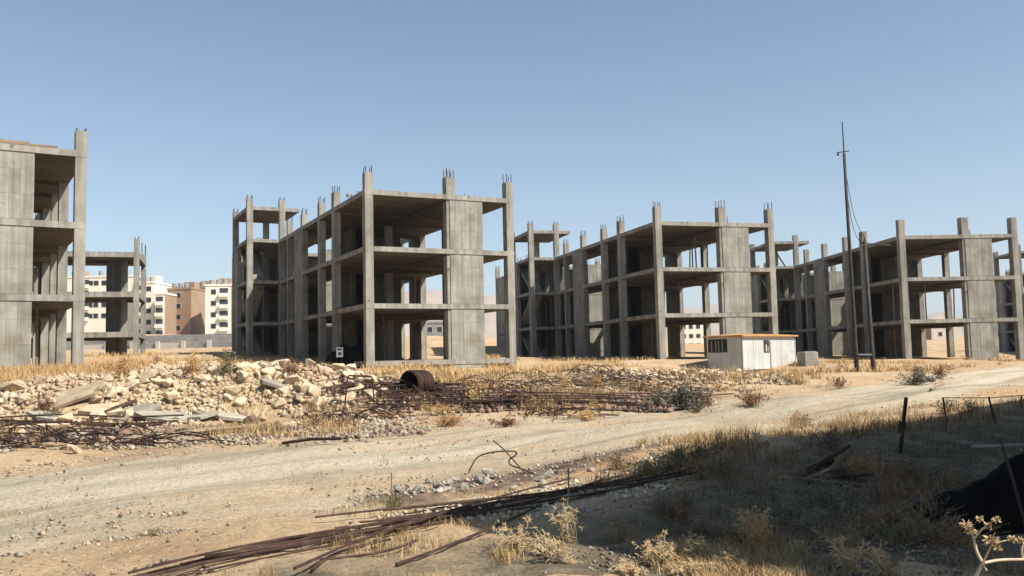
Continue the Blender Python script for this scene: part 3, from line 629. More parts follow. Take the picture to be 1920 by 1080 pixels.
for i in range(34):
    t = rnd.random(); px = 690+t*470; py = 935-t*52+rnd.gauss(0, 8); g = gnd(px, py)
    rock(g.x, g.y, rnd.uniform(.035, .10), M['grey_stone'], 'small whitish stone on the upper edge of the foreground shadow', 'whitish stones by the shadow edge', rnd)
for px, py, s, m, lab in [(205, 835, .21, 'limestone', 'single round yellow boulder standing by the track on the left'), (140, 850, .17, 'limestone', 'small pink boulder left of the round yellow one'), (475, 795, .20, 'brown_stone', 'dark brown boulder at the right end of the grey slabs'),
                      (1425, 838, .17, 'limestone', 'flat reddish boulder in weeds at the edge of the shadow'), (730, 708+60, .12, 'limestone', 'white stone below the steel coil'), (915, 893, .12, 'grey_stone', 'brown-grey stone at the tip of the foreground shadow'),
                      (668, 1000, .09, 'limestone', 'white stone touching the rusty bar bundle'), (1745, 715, .3, 'grey_stone', 'whitish boulder beside the grey scrub at right'), (45, 822, .16, 'limestone', 'pale boulder half buried in dark scrap at far left')]:
    g = gnd(px, py); rock(g.x, g.y, s, M[m], lab, None, rnd, sink=.15)
# broken concrete plates
for k, (px, py, L_, W_, rz, tx, ty, lab) in enumerate([
    (140, 752, 1.7, 1.1, .3, .42, -.25, 'large tilted pinkish concrete plate at the left of the heap'), (190, 778, 1.3, .7, -.2, .30, .1, 'flat beige plate lying under the tilted pinkish one'),
    (255, 782, 1.2, .7, .5, .38, -.2, 'grey broken plate with raised corner'), (310, 790, 1.4, .7, .1, .26, .08, 'pale grey plate in the middle of the broken plates'),
    (375, 790, 1.1, .55, -.3, .2, -.1, 'light plate right of the middle one'), (430, 792, 1.0, .45, .2, .2, .1, 'short light plate at the right end of the row'), (90, 790, 1.1, .5, -.1, .2, .1, 'greenish grey plate low at the far left'),
    (520, 700+30, 1.0, .6, .6, .3, .2, 'small plate lodged high in the limestone heap')]):
    g = gnd(px, py); b = MB(); rr_ = random.Random(k+70)
    n = 6; pts = []
    for i in range(n):
        a = 2*math.pi*(i+rr_.uniform(-.3, .3))/n; pts.append((math.cos(a)*L_/2*rr_.uniform(.65, 1.25), math.sin(a)*W_/2*rr_.uniform(.65, 1.25)))
    b.add([(x, y, -.04) for x, y in pts]+[(x, y, .04) for x, y in pts], [tuple(range(n-1, -1, -1)), tuple(range(n, 2*n))]+[(i, (i+1) % n, n+(i+1) % n, n+i) for i in range(n)])
    o = b.build('concrete_plate', M['grey_stone'] if k not in (0, 1) else M['limestone'], label=lab, cat='slab', group='broken concrete plates'); o.location = (g.x, g.y, g.z+.12); o.rotation_euler = (tx*1.1, ty*1.3, rz)
# planks
for k, (pa, pb, r_, m, lab) in enumerate([((165, 795), (255, 762), .05, 'rust', 'dark pole leaning across the broken plates'), ((20, 809), (130, 807), .035, 'pale_stem', 'pale straight pipe lying at the far left'),
      ((235, 832), (350, 812), .045, 'timber', 'long weathered timber lying along the dark strip'), ((300, 826), (470, 811), .04, 'timber', 'second weathered timber pointing at the brown boulder'), ((215, 815), (240, 792), .05, 'timber', 'short split board sticking up by the plates'), ((350, 775), (385, 792), .04, 'timber', 'short batten on the pale plates'),
      ((530, 838), (640, 836), .03, 'rust', 'thin bar on the gravel left of the orange clods'), ((1745, 735), (1770, 728), .04, 'timber', 'short stick near the grey scrub on the right')]):
    a, b_ = gnd(*pa), gnd(*pb); a.z += r_*.8+.04; b_.z += r_*.8+.10
    MB().tube([a, (a+b_)/2+Vector((0, 0, .03)), b_], r_, 6).build('pole' if m != 'timber' else 'timber', M[m], label=lab, cat='pole' if m != 'timber' else 'timber')

# ------------------------------------------------------------------ steel
def rods(starts, ends, n, r_, sa, sb, label, group, seed, lift=.02, bend=.15):
    rnd = random.Random(seed)
    a, b_ = gnd(*starts), gnd(*ends); d = (b_-a); side = Vector((-d.y, d.x, 0)).normalized()
    for i in range(n):
        p = a+side*rnd.gauss(0, sa)+d.normalized()*rnd.uniform(-.5, .5); q = b_+side*rnd.gauss(0, sb)+d.normalized()*rnd.uniform(-.8, .8); pts = []
        bb = rnd.gauss(0, bend); lz = abs(rnd.gauss(0, 1))*lift
        for k in range(9):
            t = k/8; v = p.lerp(q, t)+side*math.sin(math.pi*t)*bb; v.z = tz(v.x, v.y)+r_+.015+lz; pts.append(v)
        MB().tube(pts, r_, 5).build('rebar_rod', M['rust'], label=label, cat='steel bar', group=group)
rods((300, 1084), (900, 966), 13, .010, .14, .15, 'rusty reinforcing bar in the bundle crossing the bottom of the picture', 'foreground rusty bar bundle', 1, .03)
rods((700, 984), (1200, 905), 12, .011, .16, .3, 'dark reinforcing bar in the bundle running into the shadow', 'bars running into the shadow', 2, .03)
rods((760, 1062), (1000, 960), 1, .014, 0, 0, 'single thin bar lying apart below the bundle', None, 3)
rods((600, 1078), (800, 1000), 3, .013, .12, .15, 'loose short bar between the bundle and the single thin bar', 'loose short bars', 4, .04)
rods((1150, 920), (1260, 900), 2, .02, .12, .12, 'short thick bar lying in the shaded gravel', 'short bars in the shadow', 5)
rods((690, 768), (1190, 764), 14, .016, .35, .5, 'long rusty bar in the dark stack behind the track', 'bars stacked behind the track', 6, .10)
rods((640, 745), (860, 738), 16, .018, .22, .3, 'rusty bar in the short dark stack beside the coil', 'bars stacked beside the coil', 7, .16)
rods((1020, 752), (1330, 745), 7, .02, .4, .4, 'thin rusty bar lying toward the grey scrub', 'bars lying toward the scrub', 8, .05)
rods((-20, 800), (300, 799), 9, .022, .28, .35, 'dark bar lying in the scrap strip at far left', 'bars in the left scrap strip', 9, .08)
# tangle
def tangle(px, py, rx, ry, h, n, seed, label, r_=.014):
    g = gnd(px, py); rnd = random.Random(seed); b = MB()
    for i in range(n):
        p = Vector((rnd.gauss(0, .5)*rx, rnd.gauss(0, .5)*ry, 0)); a = rnd.uniform(0, 6.28); L_ = rnd.uniform(.5, 1.6)*rx; cur = rnd.uniform(-1.6, 1.6); pts = []
        zz = rnd.uniform(0, h)
        for k in range(7):
            t = k/6; aa = a+cur*t; p = p+Vector((math.cos(aa), math.sin(aa)*.6, 0))*L_/6; q = p.copy(); q.z = tz(g.x+p.x, g.y+p.y)-g.z+.02+zz*math.sin(math.pi*(t*.8+.1)); pts.append(q)
        b.tube(pts, r_, 4)
    o = b.build('wire_tangle', M['rust'], label=label, cat='scrap steel', group='rusty scrap tangles'); o.location = g
for q in [(200, 838, 1.2, .4, .25, 30, 1, 'rusty tangle around the round yellow boulder'), (60, 825, 1.3, .45, .3, 40, 2, 'dark tangle at the far left edge of the track'), (660, 790, .9, .4, .3, 34, 3, 'dark red tangle below the bent pipe frame'),
          (850, 755, 1.8, .6, .38, 60, 4, 'wide dark tangle right of the steel coil'), (960, 735, 1.4, .5, .4, 44, 5, 'tangle behind the long stack of bars'), (1130, 722, 1.8, .6, .45, 50, 6, 'broad reddish tangle in front of the middle frame'),
          (1040, 783, .8, .3, .3, 30, 7, 'small dark tangle at the edge of the track'), (1240, 735, 1.3, .5, .3, 30, 8, 'tangle left of the grey scrub'), (790, 745, 1.2, .4, .3, 40, 9, 'dense tangle just below the steel coil')]: tangle(*q)
def coil():
    g = gnd(782, 742); g = Vector((g.x, g.y, tz(g.x, g.y)))
    root = empty('steel_coil', g, R(-40), label='upright roll of rusty steel wire standing among the scrap', cat='coil')
    rnd = random.Random(3)
    for j in range(3):
        b = MB()
        for i in range(7):
            r_ = .43+rnd.uniform(-.025, .03); y = -.36+(j*7+i)*.036; pts = [(math.cos(a)*r_*1.1, y+rnd.uniform(-.01, .01), .40+math.sin(a)*r_) for a in [2*math.pi*k/28 for k in range(29)]]
            b.tube(pts, .021, 5, cap=False)
        b.build('winding', M['rust'], root)
    root.scale = (.82, .82, .82)
    b = MB(); n = 26; ring = [(math.cos(2*math.pi*k/n)*.41*1.1, math.sin(2*math.pi*k/n)*.41+.40) for k in range(n)]
    b.add([(x, -.3, z) for x, z in ring]+[(x, .36, z) for x, z in ring], [(k, (k+1) % n, n+(k+1) % n, n+k) for k in range(n)]+[tuple(range(n, 2*n))]); b.build('core', M['dark_steel'], root)
    # loose hoops on the left
    for k, (px, r_, rz) in enumerate([(752, .42, .5), (746, .44, .6)]):
        gg = gnd(px, 742); pts = []
        for i in range(25):
            a = math.pi*i/24; pts.append((gg.x+math.cos(a)*r_*.9, gg.y+.1*k+math.cos(a)*r_*.5, gg.z-.05+math.sin(a)*r_*1.1))
        MB().tube(pts, .014, 5).build('steel_hoop', M['rust'], label='thin bent steel hoop leaning beside the roll of wire', cat='hoop', group='hoops beside the coil')
coil()
def pipe_frame():
    a, b_ = gnd(645, 768), gnd(703, 770); t1 = at(652, 704, a.y); t2 = at(698, 706, b_.y)
    a.z -= .1; b_.z -= .1
    def rc(p, c, q): return [p.lerp(c, .88), p.lerp(c, .97)+(q-c)*.01, c.lerp(q, .05), c.lerp(q, .13)]
    pts = [a, a.lerp(t1, .5)]+rc(a, t1, t2)+[t1.lerp(t2, .5)]+[x for x in rc(b_, t2, t1)[::-1]]+[b_.lerp(t2, .5), b_]
    MB().tube(pts, .022, 6).build('pipe_frame', M['rust'], label='bent steel pipe standing like an upside-down U in the rubble', cat='frame')
pipe_frame()
def curly():
    P = [(878, 882), (895, 858), (925, 848), (962, 846), (968, 852), (955, 862), (958, 872), (975, 878), (1000, 882)]; Y = gnd(950, 885).y
    pts = [at(x, y, Y) for x, y in P]; pts[0] = gnd(878, 888); pts[-1] = gnd(1002, 889)
    MB().tube(cat_rom(pts), .011, 5).build('bent_wire', M['rust'], label='thin looping wire rising above the track in the middle', cat='wire')
    P = [(925, 826), (945, 843), (962, 862), (985, 880)]; pts = [at(x, y, Y+.1) for x, y in P]; pts[-1] = gnd(985, 888)
    MB().tube(cat_rom(pts), .010, 5).build('bent_wire', M['rust'], label='straighter wire crossing the looping one', cat='wire')
def cat_rom(P, n=6):
    P = [P[0]]+list(P)+[P[-1]]; out = []
    for i in range(1, len(P)-2):
        for k in range(n):
            t = k/n; a, b, c, d = P[i-1:i+3]; out.append(.5*((2*b)+(c-a)*t+(2*a-5*b+4*c-d)*t*t+(3*b-a-3*c+d)*t**3))
    return out+[P[-2]]
curly()
for (pb, pt, r_, nm, lab) in [((1688, 850), (1699, 745), .024, 'stake', 'dark steel stake leaning right at the shadow edge'), ((1686, 815), (1688, 790), .018, 'stake', 'short stub beside the leaning stake'), ((1774, 790), (1768, 745), .018, 'stake', 'leftmost thin post of the wire fence at right'),
     ((1866, 795), (1854, 745), .018, 'stake', 'middle thin post of the wire fence at right'), ((1916, 765), (1915, 742), .018, 'stake', 'thin fence post at the right edge'), ((734, 935), (734, 886), .009, 'stake', 'thin upright rod in the green weed'), ((1066, 962), (1066, 878), .009, 'stake', 'thin upright rod in the middle of the shadow')]:
    g = gnd(*pb); t = at(*pt, g.y); MB().tube([g-Vector((0, 0, .2)), g, t], r_, 6).build(nm, M['rust'] if r_ > .01 else M['greygreen'], label=lab, cat='stake')
MB().tube([at(1768, 746, gnd(1774, 790).y), at(1854, 746, gnd(1866, 795).y), at(1925, 741, gnd(1916, 765).y)], .008, 5).build('fence_wire', M['rust'], label='thin wire strung along the posts at right', cat='wire')
def dark_bin():
    g = at(1785, 1003, 7.9); z = tz(g.x, g.y)
    root = empty('covered_stack', (g.x+.1, g.y, z), R(6), label='low stack under black sheeting with a grey rail, deep in shade at the right edge', cat='stack')
    h = .76; L_ = 3.2; b = MB(); n1, n2 = 40, 12
    for j in range(n2):
        for i in range(n1):
            u = i/(n1-1); v = j/(n2-1); x = -.25+u*(L_+.3); pr = math.sin(math.pi*min(1, v*1.0))**.45; ramp = min(1, (u*L_+.02)/1.3)**.75
            zz = (h-.12)*pr*ramp*(1+.30*mn.noise(Vector((x*2.1, v*3, 1)))+.16*mn.noise(Vector((x*6, v*7, 4))))-.06; yy = v*1.2-.1+.08*mn.noise(Vector((x*3, v*4, 5)))
            b.v.append((x, yy, zz+.03*mn.noise(Vector((x*9, v*9, 2)))))
    b.f = [(j*n1+i, j*n1+i+1, (j+1)*n1+i+1, (j+1)*n1+i) for j in range(n2-1) for i in range(n1-1)]; b.m = [0]*len(b.f)
    b.build('cover', M['tarp'], root, smooth=True)
    MB().tube([(.1, -.05, h+.0), (L_, -.05, h+.0)], .017, 8).build('rail', M['grey_paint'], root)
    MB().tube([(.36, -.05, .8), (.42, -.1, .45), (.5, -.15, -.05)], .014, 6).build('strut', M['dark_steel'], root)
dark_bin()

# ------------------------------------------------------------------ vegetation
def blades(name, mats, P, Hh, Wd, seed, lean=.5, kind='stuff', label=None, cat=None):
    rs = np.random.RandomState(seed); n = len(P); az = rs.uniform(0, 2*np.pi, n); la = rs.uniform(0, 2*np.pi, n); ln = np.abs(rs.normal(0, lean, n))
    dx, dy = np.cos(la)*ln*Hh, np.sin(la)*ln*Hh; sx, sy = np.cos(az)*Wd/2, np.sin(az)*Wd/2
    V = np.zeros((n, 5, 3)); z = P[:, 2]
    V[:, 0] = np.stack([P[:, 0]-sx, P[:, 1]-sy, z-.02], -1); V[:, 1] = np.stack([P[:, 0]+sx, P[:, 1]+sy, z-.02], -1)
    V[:, 2] = np.stack([P[:, 0]+sx*.7+dx*.35, P[:, 1]+sy*.7+dy*.35, z+Hh*.55], -1); V[:, 3] = np.stack([P[:, 0]-sx*.7+dx*.35, P[:, 1]-sy*.7+dy*.35, z+Hh*.55], -1)
    V[:, 4] = np.stack([P[:, 0]+dx, P[:, 1]+dy, z+Hh], -1)
    i = np.arange(n)[:, None]*5; q = i+np.array([0, 1, 2, 3]); t = i+np.array([3, 2, 4])
    loops = np.concatenate([q, t], 1).ravel().astype(np.int32)
    me = bpy.data.meshes.new(name); me.vertices.add(n*5); me.vertices.foreach_set('co', V.ravel()); me.loops.add(len(loops)); me.loops.foreach_set('vertex_index', loops)
    me.polygons.add(n*2); st = np.stack([np.arange(n)*7, np.arange(n)*7+4], 1).ravel().astype(np.int32); me.polygons.foreach_set('loop_start', st); me.polygons.foreach_set('loop_total', np.tile([4, 3], n).astype(np.int32))
    for m in mats: me.materials.append(m)
    if len(mats) > 1: me.polygons.foreach_set('material_index', np.repeat(rs.randint(0, len(mats), n), 2).astype(np.int32))
    me.update(calc_edges=True)
    o = bpy.data.objects.new(name, me); COL.objects.link(o)
    if kind: o['kind'] = kind
    return tag(o, label, cat)
def scatter(n, pxa, pxb, ya, yb, seed, gate=.0, gs=.35, clump=.0, cn=1, keep=None):
    rs = np.random.RandomState(seed); px = rs.uniform(pxa, pxb, n); Y = np.exp(rs.uniform(math.log(ya), math.log(yb), n)); x = (px-960)/F*Y
    g = np.array([mn.noise(Vector((a*gs, b*gs, seed)))+.35*mn.noise(Vector((a*gs*4, b*gs*4, seed))) for a, b in zip(x, Y)])
    k = g > gate
    if keep is not None: k &= keep(x, Y)
    x, Y = x[k], Y[k]
    if cn > 1:
        x = np.repeat(x, cn)+rs.normal(0, clump, len(x)*cn); Y = np.repeat(Y, cn)+rs.normal(0, clump, len(Y)*cn)
    return np.stack([x, Y, terrain(x, Y)], -1)
offroad = lambda x, y: rut(x, y) > 4.0
def inside(x, y):  # footprints of the frames
    k = np.zeros(np.shape(x), bool)
    for (ax, ay, r_) in ((-26.519, 34.366, .568), (-8.1, 49.802, .465), (10.022, 61.853, .276), (29.482, 67.998, .049)):
        u = (x-ax)*math.cos(r_)+(y-ay)*math.sin(r_); v = -(x-ax)*math.sin(r_)+(y-ay)*math.cos(r_); k |= (u > .3) & (u < 9) & (v > .4) & (v < 44)
    return k
open_ = lambda x, y: offroad(x, y) & ~inside(x, y)
rs = np.random.RandomState(5)
P = scatter(4300, -150, 1080, 27, 78, 1, .08, .16, .16, 14, open_); n = len(P)
blades('dry_grass', [M['straw'], M['straw2'], M['straw']], P, .07+.38*rs.rand(n)**1.9, .012+.0005*P[:, 1], 1, .8)
P = scatter(3000, 1000, 2080, 36, 85, 2, .12, .12, .16, 12, open_); n = len(P)
blades('dry_grass', [M['straw'], M['straw2'], M['straw']], P, .05+.30*rs.rand(n)**1.9, .012+.0005*P[:, 1], 2, .8)
P = scatter(1500, -100, 430, 27, 40, 21, -.2, .3, .2, 16, open_); n = len(P)
blades('dry_grass', [M['straw2'], M['straw']], P, rs.uniform(.25, .6, n), .012+.0005*P[:, 1], 21, .35)
P = scatter(2300, 560, 1500, 21, 36, 3, .10, .3, .12, 14, offroad); n = len(P)
blades('dry_weeds', [M['straw2'], M['straw'], M['redbrown'], M['olive']], P, rs.uniform(.08, .32, n), .010+.0004*P[:, 1], 3)
P = scatter(1500, -100, 700, 17.5, 27, 4, .12, .4, .1, 10, offroad); n = len(P)
blades('dry_weeds', [M['straw2'], M['straw'], M['olive']], P, rs.uniform(.06, .28, n), .014, 4)
def shade_zone(x, y): return (x*.72-(y-9.6)*.70 > .9) & (y > 7.6)
P = scatter(5200, 1100, 2100, 7.4, 24, 6, .0, .7, .07, 12, shade_zone); n = len(P)
blades('shaded_weeds', [M['olive'], M['greygreen'], M['darkscrub'], M['greygreen']], P, .02+.17*rs.rand(n)**2, .006, 6, 1.0)
P = scatter(1800, 1100, 1950, 11, 22, 7, .0, .6, .06, 10, lambda x, y: (x*.72-(y-9.6)*.70 > -.5) & (x*.72-(y-9.6)*.70 < 1.3)); n = len(P)
blades('shaded_weeds', [M['olive'], M['redbrown'], M['straw2']], P, rs.uniform(.08, .30, n), .009, 7, .5)
P = scatter(3000, 1420, 2050, 5.4, 8.4, 15, -.05, .9, .06, 12); n = len(P)
blades('shaded_weeds', [M['greygreen'], M['olive'], M['darkscrub'], M['straw2']], P, .02+.13*rs.rand(n)**2, .005, 15, 1.1)
P = scatter(2000, 930, 1480, 5.6, 7.7, 8, .02, .8, .05, 12); n = len(P)
blades('dry_grass', [M['straw'], M['straw2'], M['straw'], M['greygreen']], P, rs.uniform(.03, .14, n), .006, 8, .8)
P = scatter(800, 560, 960, 6, 11, 9, .12, .8, .04, 8); n = len(P)
blades('dry_weeds', [M['straw'], M['olive']], P, rs.uniform(.03, .12, n), .006, 9, .6)
P = scatter(2600, 1000, 1750, 13.5, 22, 12, .0, .7, .07, 10, lambda x, y: (x*.72-(y-9.6)*.70 > -2.2) & (x*.72-(y-9.6)*.70 < .4)); n = len(P)
blades('dry_weeds', [M['straw'], M['straw2'], M['straw'], M['olive']], P, rs.uniform(.03, .2, n), .008, 12, .7)
P = scatter(500, -100, 900, 7, 16, 10, .28, .7, .04, 7); n = len(P)
blades('dry_weeds', [M['olive'], M['straw2']], P, rs.uniform(.02, .07, n), .007, 10, .6)
# pebbles
def pebbles(name, m, P, S, seed, kind='stuff'):
    rs = np.random.RandomState(seed); n = len(P)
    base = np.array([(1, 0, 0), (0, 1, 0), (-1, 0, 0), (0, -1, 0), (0, 0, .8), (0, 0, -.8), (.7, .7, .4), (-.6, .6, -.4)], float)[:6]
    F_ = np.array([(0, 1, 4), (1, 2, 4), (2, 3, 4), (3, 0, 4), (1, 0, 5), (2, 1, 5), (3, 2, 5), (0, 3, 5)])
    V = base[None]*S[:, None, None]*rs.uniform(.55, 1.25, (n, 6, 3))+rs.normal(0, .18, (n, 6, 3))*S[:, None, None]
    a = rs.uniform(0, 6.28, n); c, s = np.cos(a), np.sin(a); x = V[:, :, 0]*c[:, None]-V[:, :, 1]*s[:, None]; y = V[:, :, 0]*s[:, None]+V[:, :, 1]*c[:, None]; V[:, :, 0] = x; V[:, :, 1] = y
    V += P[:, None, :]; V[:, :, 2] += S[:, None]*.25
    loops = (np.arange(n)[:, None, None]*6+F_[None]).ravel().astype(np.int32)
    me = bpy.data.meshes.new(name); me.vertices.add(n*6); me.vertices.foreach_set('co', V.ravel()); me.loops.add(len(loops)); me.loops.foreach_set('vertex_index', loops); me.polygons.add(n*8)
    me.polygons.foreach_set('loop_start', np.arange(0, n*24, 3, dtype=np.int32)); me.polygons.foreach_set('loop_total', np.full(n*8, 3, np.int32))
    for q in m: me.materials.append(q)
    me.polygons.foreach_set('material_index', np.repeat(rs.randint(0, len(m), n), 8).astype(np.int32)); me.update(calc_edges=True)
    o = bpy.data.objects.new(name, me); COL.objects.link(o); o['kind'] = kind; return o
rs = np.random.RandomState(77)
P = scatter(12000, -150, 2050, 5.5, 24, 31, .05, .35); pebbles('loose_gravel', [M['grey_stone'], M['limestone'], M['brown_stone']], P, .006+.024*rs.rand(len(P))**4, 1)
P = scatter(9000, -150, 800, 16.3, 22.5, 32, -.15, .5); pebbles('loose_gravel', [M['grey_stone'], M['limestone'], M['brown_stone']], P, .015+.06*rs.rand(len(P))**3, 2)
P = scatter(9000, -150, 700, 21.8, 27.0, 33, -.35, .4); pebbles('small_rubble', [M['limestone']], P, .02+.11*rs.rand(len(P))**2.2, 3)
P = scatter(6000, 640, 1500, 20, 38, 34, -.05, .4, keep=offroad); pebbles('small_rubble', [M['limestone'], M['brown_stone'], M['grey_stone']], P, .02+.09*rs.rand(len(P))**3, 4)
P = scatter(2500, 1080, 1480, 33, 40, 36, -.3, .4, keep=offroad); pebbles('small_rubble', [M['limestone'], M['limestone'], M['brown_stone']], P, .03+.12*rs.rand(len(P))**2.5, 6)
P = scatter(9000, -150, 560, 17.2, 20.5, 41, -.35, .6, keep=lambda x, y: np.abs(y-18.4-np.clip((x/y*F+960-250)/200, 0, 1)*2.2) < .9); pebbles('scrap_dirt', [M['brown_stone'], M['dark_steel'], M['brown_stone']], P, .02+.09*rs.rand(len(P))**2.5, 41)
P = scatter(9000, 640, 1250, 23, 28, 42, -.3, .6); pebbles('scrap_dirt', [M['brown_stone'], M['dark_steel'], M['brown_stone']], P, .03+.10*rs.rand(len(P))**2.5, 42)
P = scatter(6000, 640, 1250, 9.2, 13.4, 35, -.3, .5, keep=lambda x, y: np.abs(x*.72-(y-9.6)*.70+.1) < .75); pebbles('loose_gravel', [M['grey_stone'], M['grey_stone'], M['limestone']], P, .010+.04*rs.rand(len(P))**3, 5)
P = scatter(26000, -200, 2050, 7, 34, 38, -.12, .5, keep=lambda x, y: np.abs(rut(x, y)-3.2) < .55); pebbles('loose_gravel', [M['grey_stone'], M['limestone'], M['grey_stone']], P, .010+.035*rs.rand(len(P))**3, 38)
P = scatter(9000, 1000, 2000, 6.5, 12, 37, -.2, .5); pebbles('loose_gravel', [M['grey_stone'], M['brown_stone']], P, .006+.022*rs.rand(len(P))**3, 7)

def shrub(px, py, h, w_, seed, mleaf, mstem, label, nst=26, leaf=.03, nl=16, name='shrub', droop=.2, group=None, cat='shrub'):
    g = gnd(px, py); rnd = random.Random(seed); root = empty(name, g, rnd.uniform(0, 6), label=label, cat=cat, group=group)
    st = MB(); P = []
    for i in range(nst):
        a = rnd.uniform(0, 6.28); r_ = abs(rnd.gauss(0, .55))*w_; hh = h*rnd.uniform(.5, 1.05)*(1-.3*min(1, r_/w_)); p0 = Vector((rnd.gauss(0, .12)*w_, rnd.gauss(0, .12)*w_, -.03))
        p2 = Vector((math.cos(a)*r_, math.sin(a)*r_, hh)); p1 = p0.lerp(p2, .5)+Vector((rnd.gauss(0, .05), rnd.gauss(0, .05), hh*.12)); pts = cat_rom([p0, p1, p2], 3)
        st.tube(pts, [max(.0016, .004*(1-k/len(pts))*max(h, .4)*2) for k in range(len(pts))], 4)
        for k in range(nl):
            t = rnd.uniform(.2, 1); q = p0.lerp(p1, t*2) if t < .5 else p1.lerp(p2, t*2-1); q = q+Vector((rnd.gauss(0, .045), rnd.gauss(0, .045), rnd.gauss(0, .03)))*max(h, .3)*1.6
            P.append(q)
    st.build('stem', mstem, root)
    b = MB()
    for q in P:
        d = Vector((rnd.gauss(0, 1), rnd.gauss(0, 1), rnd.gauss(.5, .7))).normalized(); s = d.orthogonal().normalized(); s.rotate(Matrix.Rotation(rnd.uniform(0, 6.28), 3, d)); l = leaf*rnd.uniform(.6, 1.5)
        b.add([q, q+d*l*.5+s*l*.22, q+d*l, q+d*l*.5-s*l*.22], [(0, 1, 2, 3)])
    b.build('foliage', mleaf, root); return root
SH = [(1285, 768, .75, 1.25, 'darkscrub', 'dark_steel', 'large dark grey bush beyond the track, right of centre', 60, .07, 30), (1235, 765, .5, .7, 'greygreen', 'straw2', 'grey-green bush hugging the left of the large dark bush', 30, .06, 20),
      (1720, 722, .7, 1.2, 'darkscrub', 'dark_steel', 'low grey scrub below the right hand frame', 50, .07, 26), (1765, 712, .5, .6, 'redbrown', 'straw2', 'brown bush just right of the low grey scrub', 26, .06, 20),
      (1410, 760, .38, .85, 'redbrown', 'rust', 'flat red-brown bush at the far edge of the track', 44, .05, 24), (1575, 728, .4, .8, 'redbrown', 'straw2', 'reddish scrub below the two poles', 34, .05, 20),
      (425, 705, .8, .5, 'olive', 'olive', 'green weed rising behind the limestone heap', 26, .06, 22), (360, 705, .7, .8, 'straw2', 'straw2', 'tall brown dry weed behind the heap', 34, .05, 20), (230, 705, .6, 1.0, 'straw2', 'straw2', 'orange dry weed beside the left building', 40, .05, 20),
      (295, 690, .7, .7, 'redbrown', 'straw2', 'rusty coloured weed in the left field', 34, .05, 20), (100, 790, .45, .4, 'olive', 'rust', 'small dark weed by the tilted plate', 24, .04, 16), (85, 775, .5, .45, 'redbrown', 'rust', 'dry brown weed leaning on the pale stones at left', 30, .04, 18),
      (885, 765, .7, .35, 'straw', 'straw2', 'pale upright weed in the scrap', 20, .05, 18), (550, 705, .5, .6, 'redbrown', 'rust', 'dark weed on the crest of the limestone heap', 26, .05, 18), (1120, 730, .6, .7, 'straw2', 'straw2', 'yellow weed in front of the reddish tangle', 30, .05, 18),
      (1060, 735, .6, .4, 'straw', 'straw2', 'thin straw tuft right of the scrap', 24, .05, 16), (1350, 735, .4, .8, 'straw2', 'straw2', 'ochre tuft right of the large dark bush', 30, .05, 16),
      (1495, 800, .35, .5, 'straw2', 'straw', 'sunlit dry weed at the shadow edge near the flat boulder', 30, .03, 16), (1380, 845, .28, .5, 'straw', 'straw2', 'yellow tuft left of the flat boulder', 30, .03, 16),
      (1510, 800, .25, .4, 'greygreen', 'straw2', 'pale weed on the stony patch', 24, .03, 14), (1775, 775, .35, .45, 'olive', 'olive', 'green weed at the foot of the wire fence', 30, .035, 16), (1820, 775, .3, .35, 'olive', 'olive', 'second green weed by the wire fence', 22, .035, 16),
      (740, 955, .16, .32, 'olive', 'olive', 'green weed growing at the left tip of the shadow', 40, .022, 18), (290, 1003, .05, .17, 'olive', 'olive', 'tiny green mat on the sandy ground', 20, .016, 12),
      (1270, 880, .34, .55, 'olive', 'greygreen', 'olive bush at the upper left of the shaded slope', 60, .028, 24), (1220, 895, .3, .5, 'greygreen', 'straw2', 'grey weed left of the olive bush', 50, .026, 22), (1350, 900, .36, .6, 'olive', 'straw2', 'broad olive weed in the middle of the shade', 60, .026, 24),
      (1440, 930, .32, .5, 'greygreen', 'straw2', 'grey-green weed below the timber heap', 56, .024, 22), (1550, 960, .34, .65, 'greygreen', 'greygreen', 'large pale grey-green bush in the shade', 80, .024, 26), (1480, 985, .28, .5, 'greygreen', 'greygreen', 'grey-green bush left of the large pale one', 60, .022, 24),
      (1680, 960, .42, .4, 'redbrown', 'straw2', 'tall brownish weed in front of the black sheeting', 44, .022, 22), (1740, 985, .36, .35, 'darkscrub', 'straw2', 'dark weed touching the black sheeting', 40, .022, 20), (1620, 900, .36, .5, 'straw2', 'straw2', 'brown weed behind the pale bush', 50, .024, 20),
      (1420, 1040, .36, .22, 'straw2', 'straw', 'upright tan weed at the lower edge of the shadow', 34, .022, 20), (1780, 1010, .22, .4, 'greygreen', 'straw2', 'low weed left of the white-stemmed plant', 40, .018, 20),
      (1160, 880, .22, .5, 'olive', 'straw2', 'dark tuft on the upper shadow line', 46, .024, 20), (1310, 860, .24, .6, 'olive', 'redbrown', 'dark tuft row right of the upper shadow line', 50, .024, 20), (1560, 840, .3, .5, 'darkscrub', 'straw2', 'dark weed below the stony patch', 46, .026, 20),
      (1700, 1000, .3, .35, 'darkscrub', 'straw2', 'dark low weed at the foot of the black sheeting', 40, .02, 22), (1650, 1000, .24, .4, 'straw2', 'straw2', 'tan weed in the shade left of the black sheeting', 40, .02, 20), (1590, 1030, .2, .4, 'greygreen', 'straw2', 'grey weed above the yellow-headed dry plant', 40, .018, 20),
      (1790, 960, .5, .3, 'darkscrub', 'straw2', 'tall dark weed leaning over the black sheeting', 34, .022, 20), (840, 800, .25, .7, 'straw2', 'redbrown', 'low orange scrub between the bars and the track', 50, .04, 22), (1100, 790, .3, .5, 'straw', 'straw2', 'pale scrub at the far edge of the track', 40, .04, 20), (950, 800, .2, .5, 'redbrown', 'straw2', 'reddish low scrub left of the small dark tangle', 40, .04, 20)]
for k, (px, py, h, w_, ml, ms, lab, nst, lf, nl) in enumerate(SH): shrub(px, py, h, w_, 100+k, M[ml], M[ms], lab, nst, lf, nl)
rq = random.Random(91)
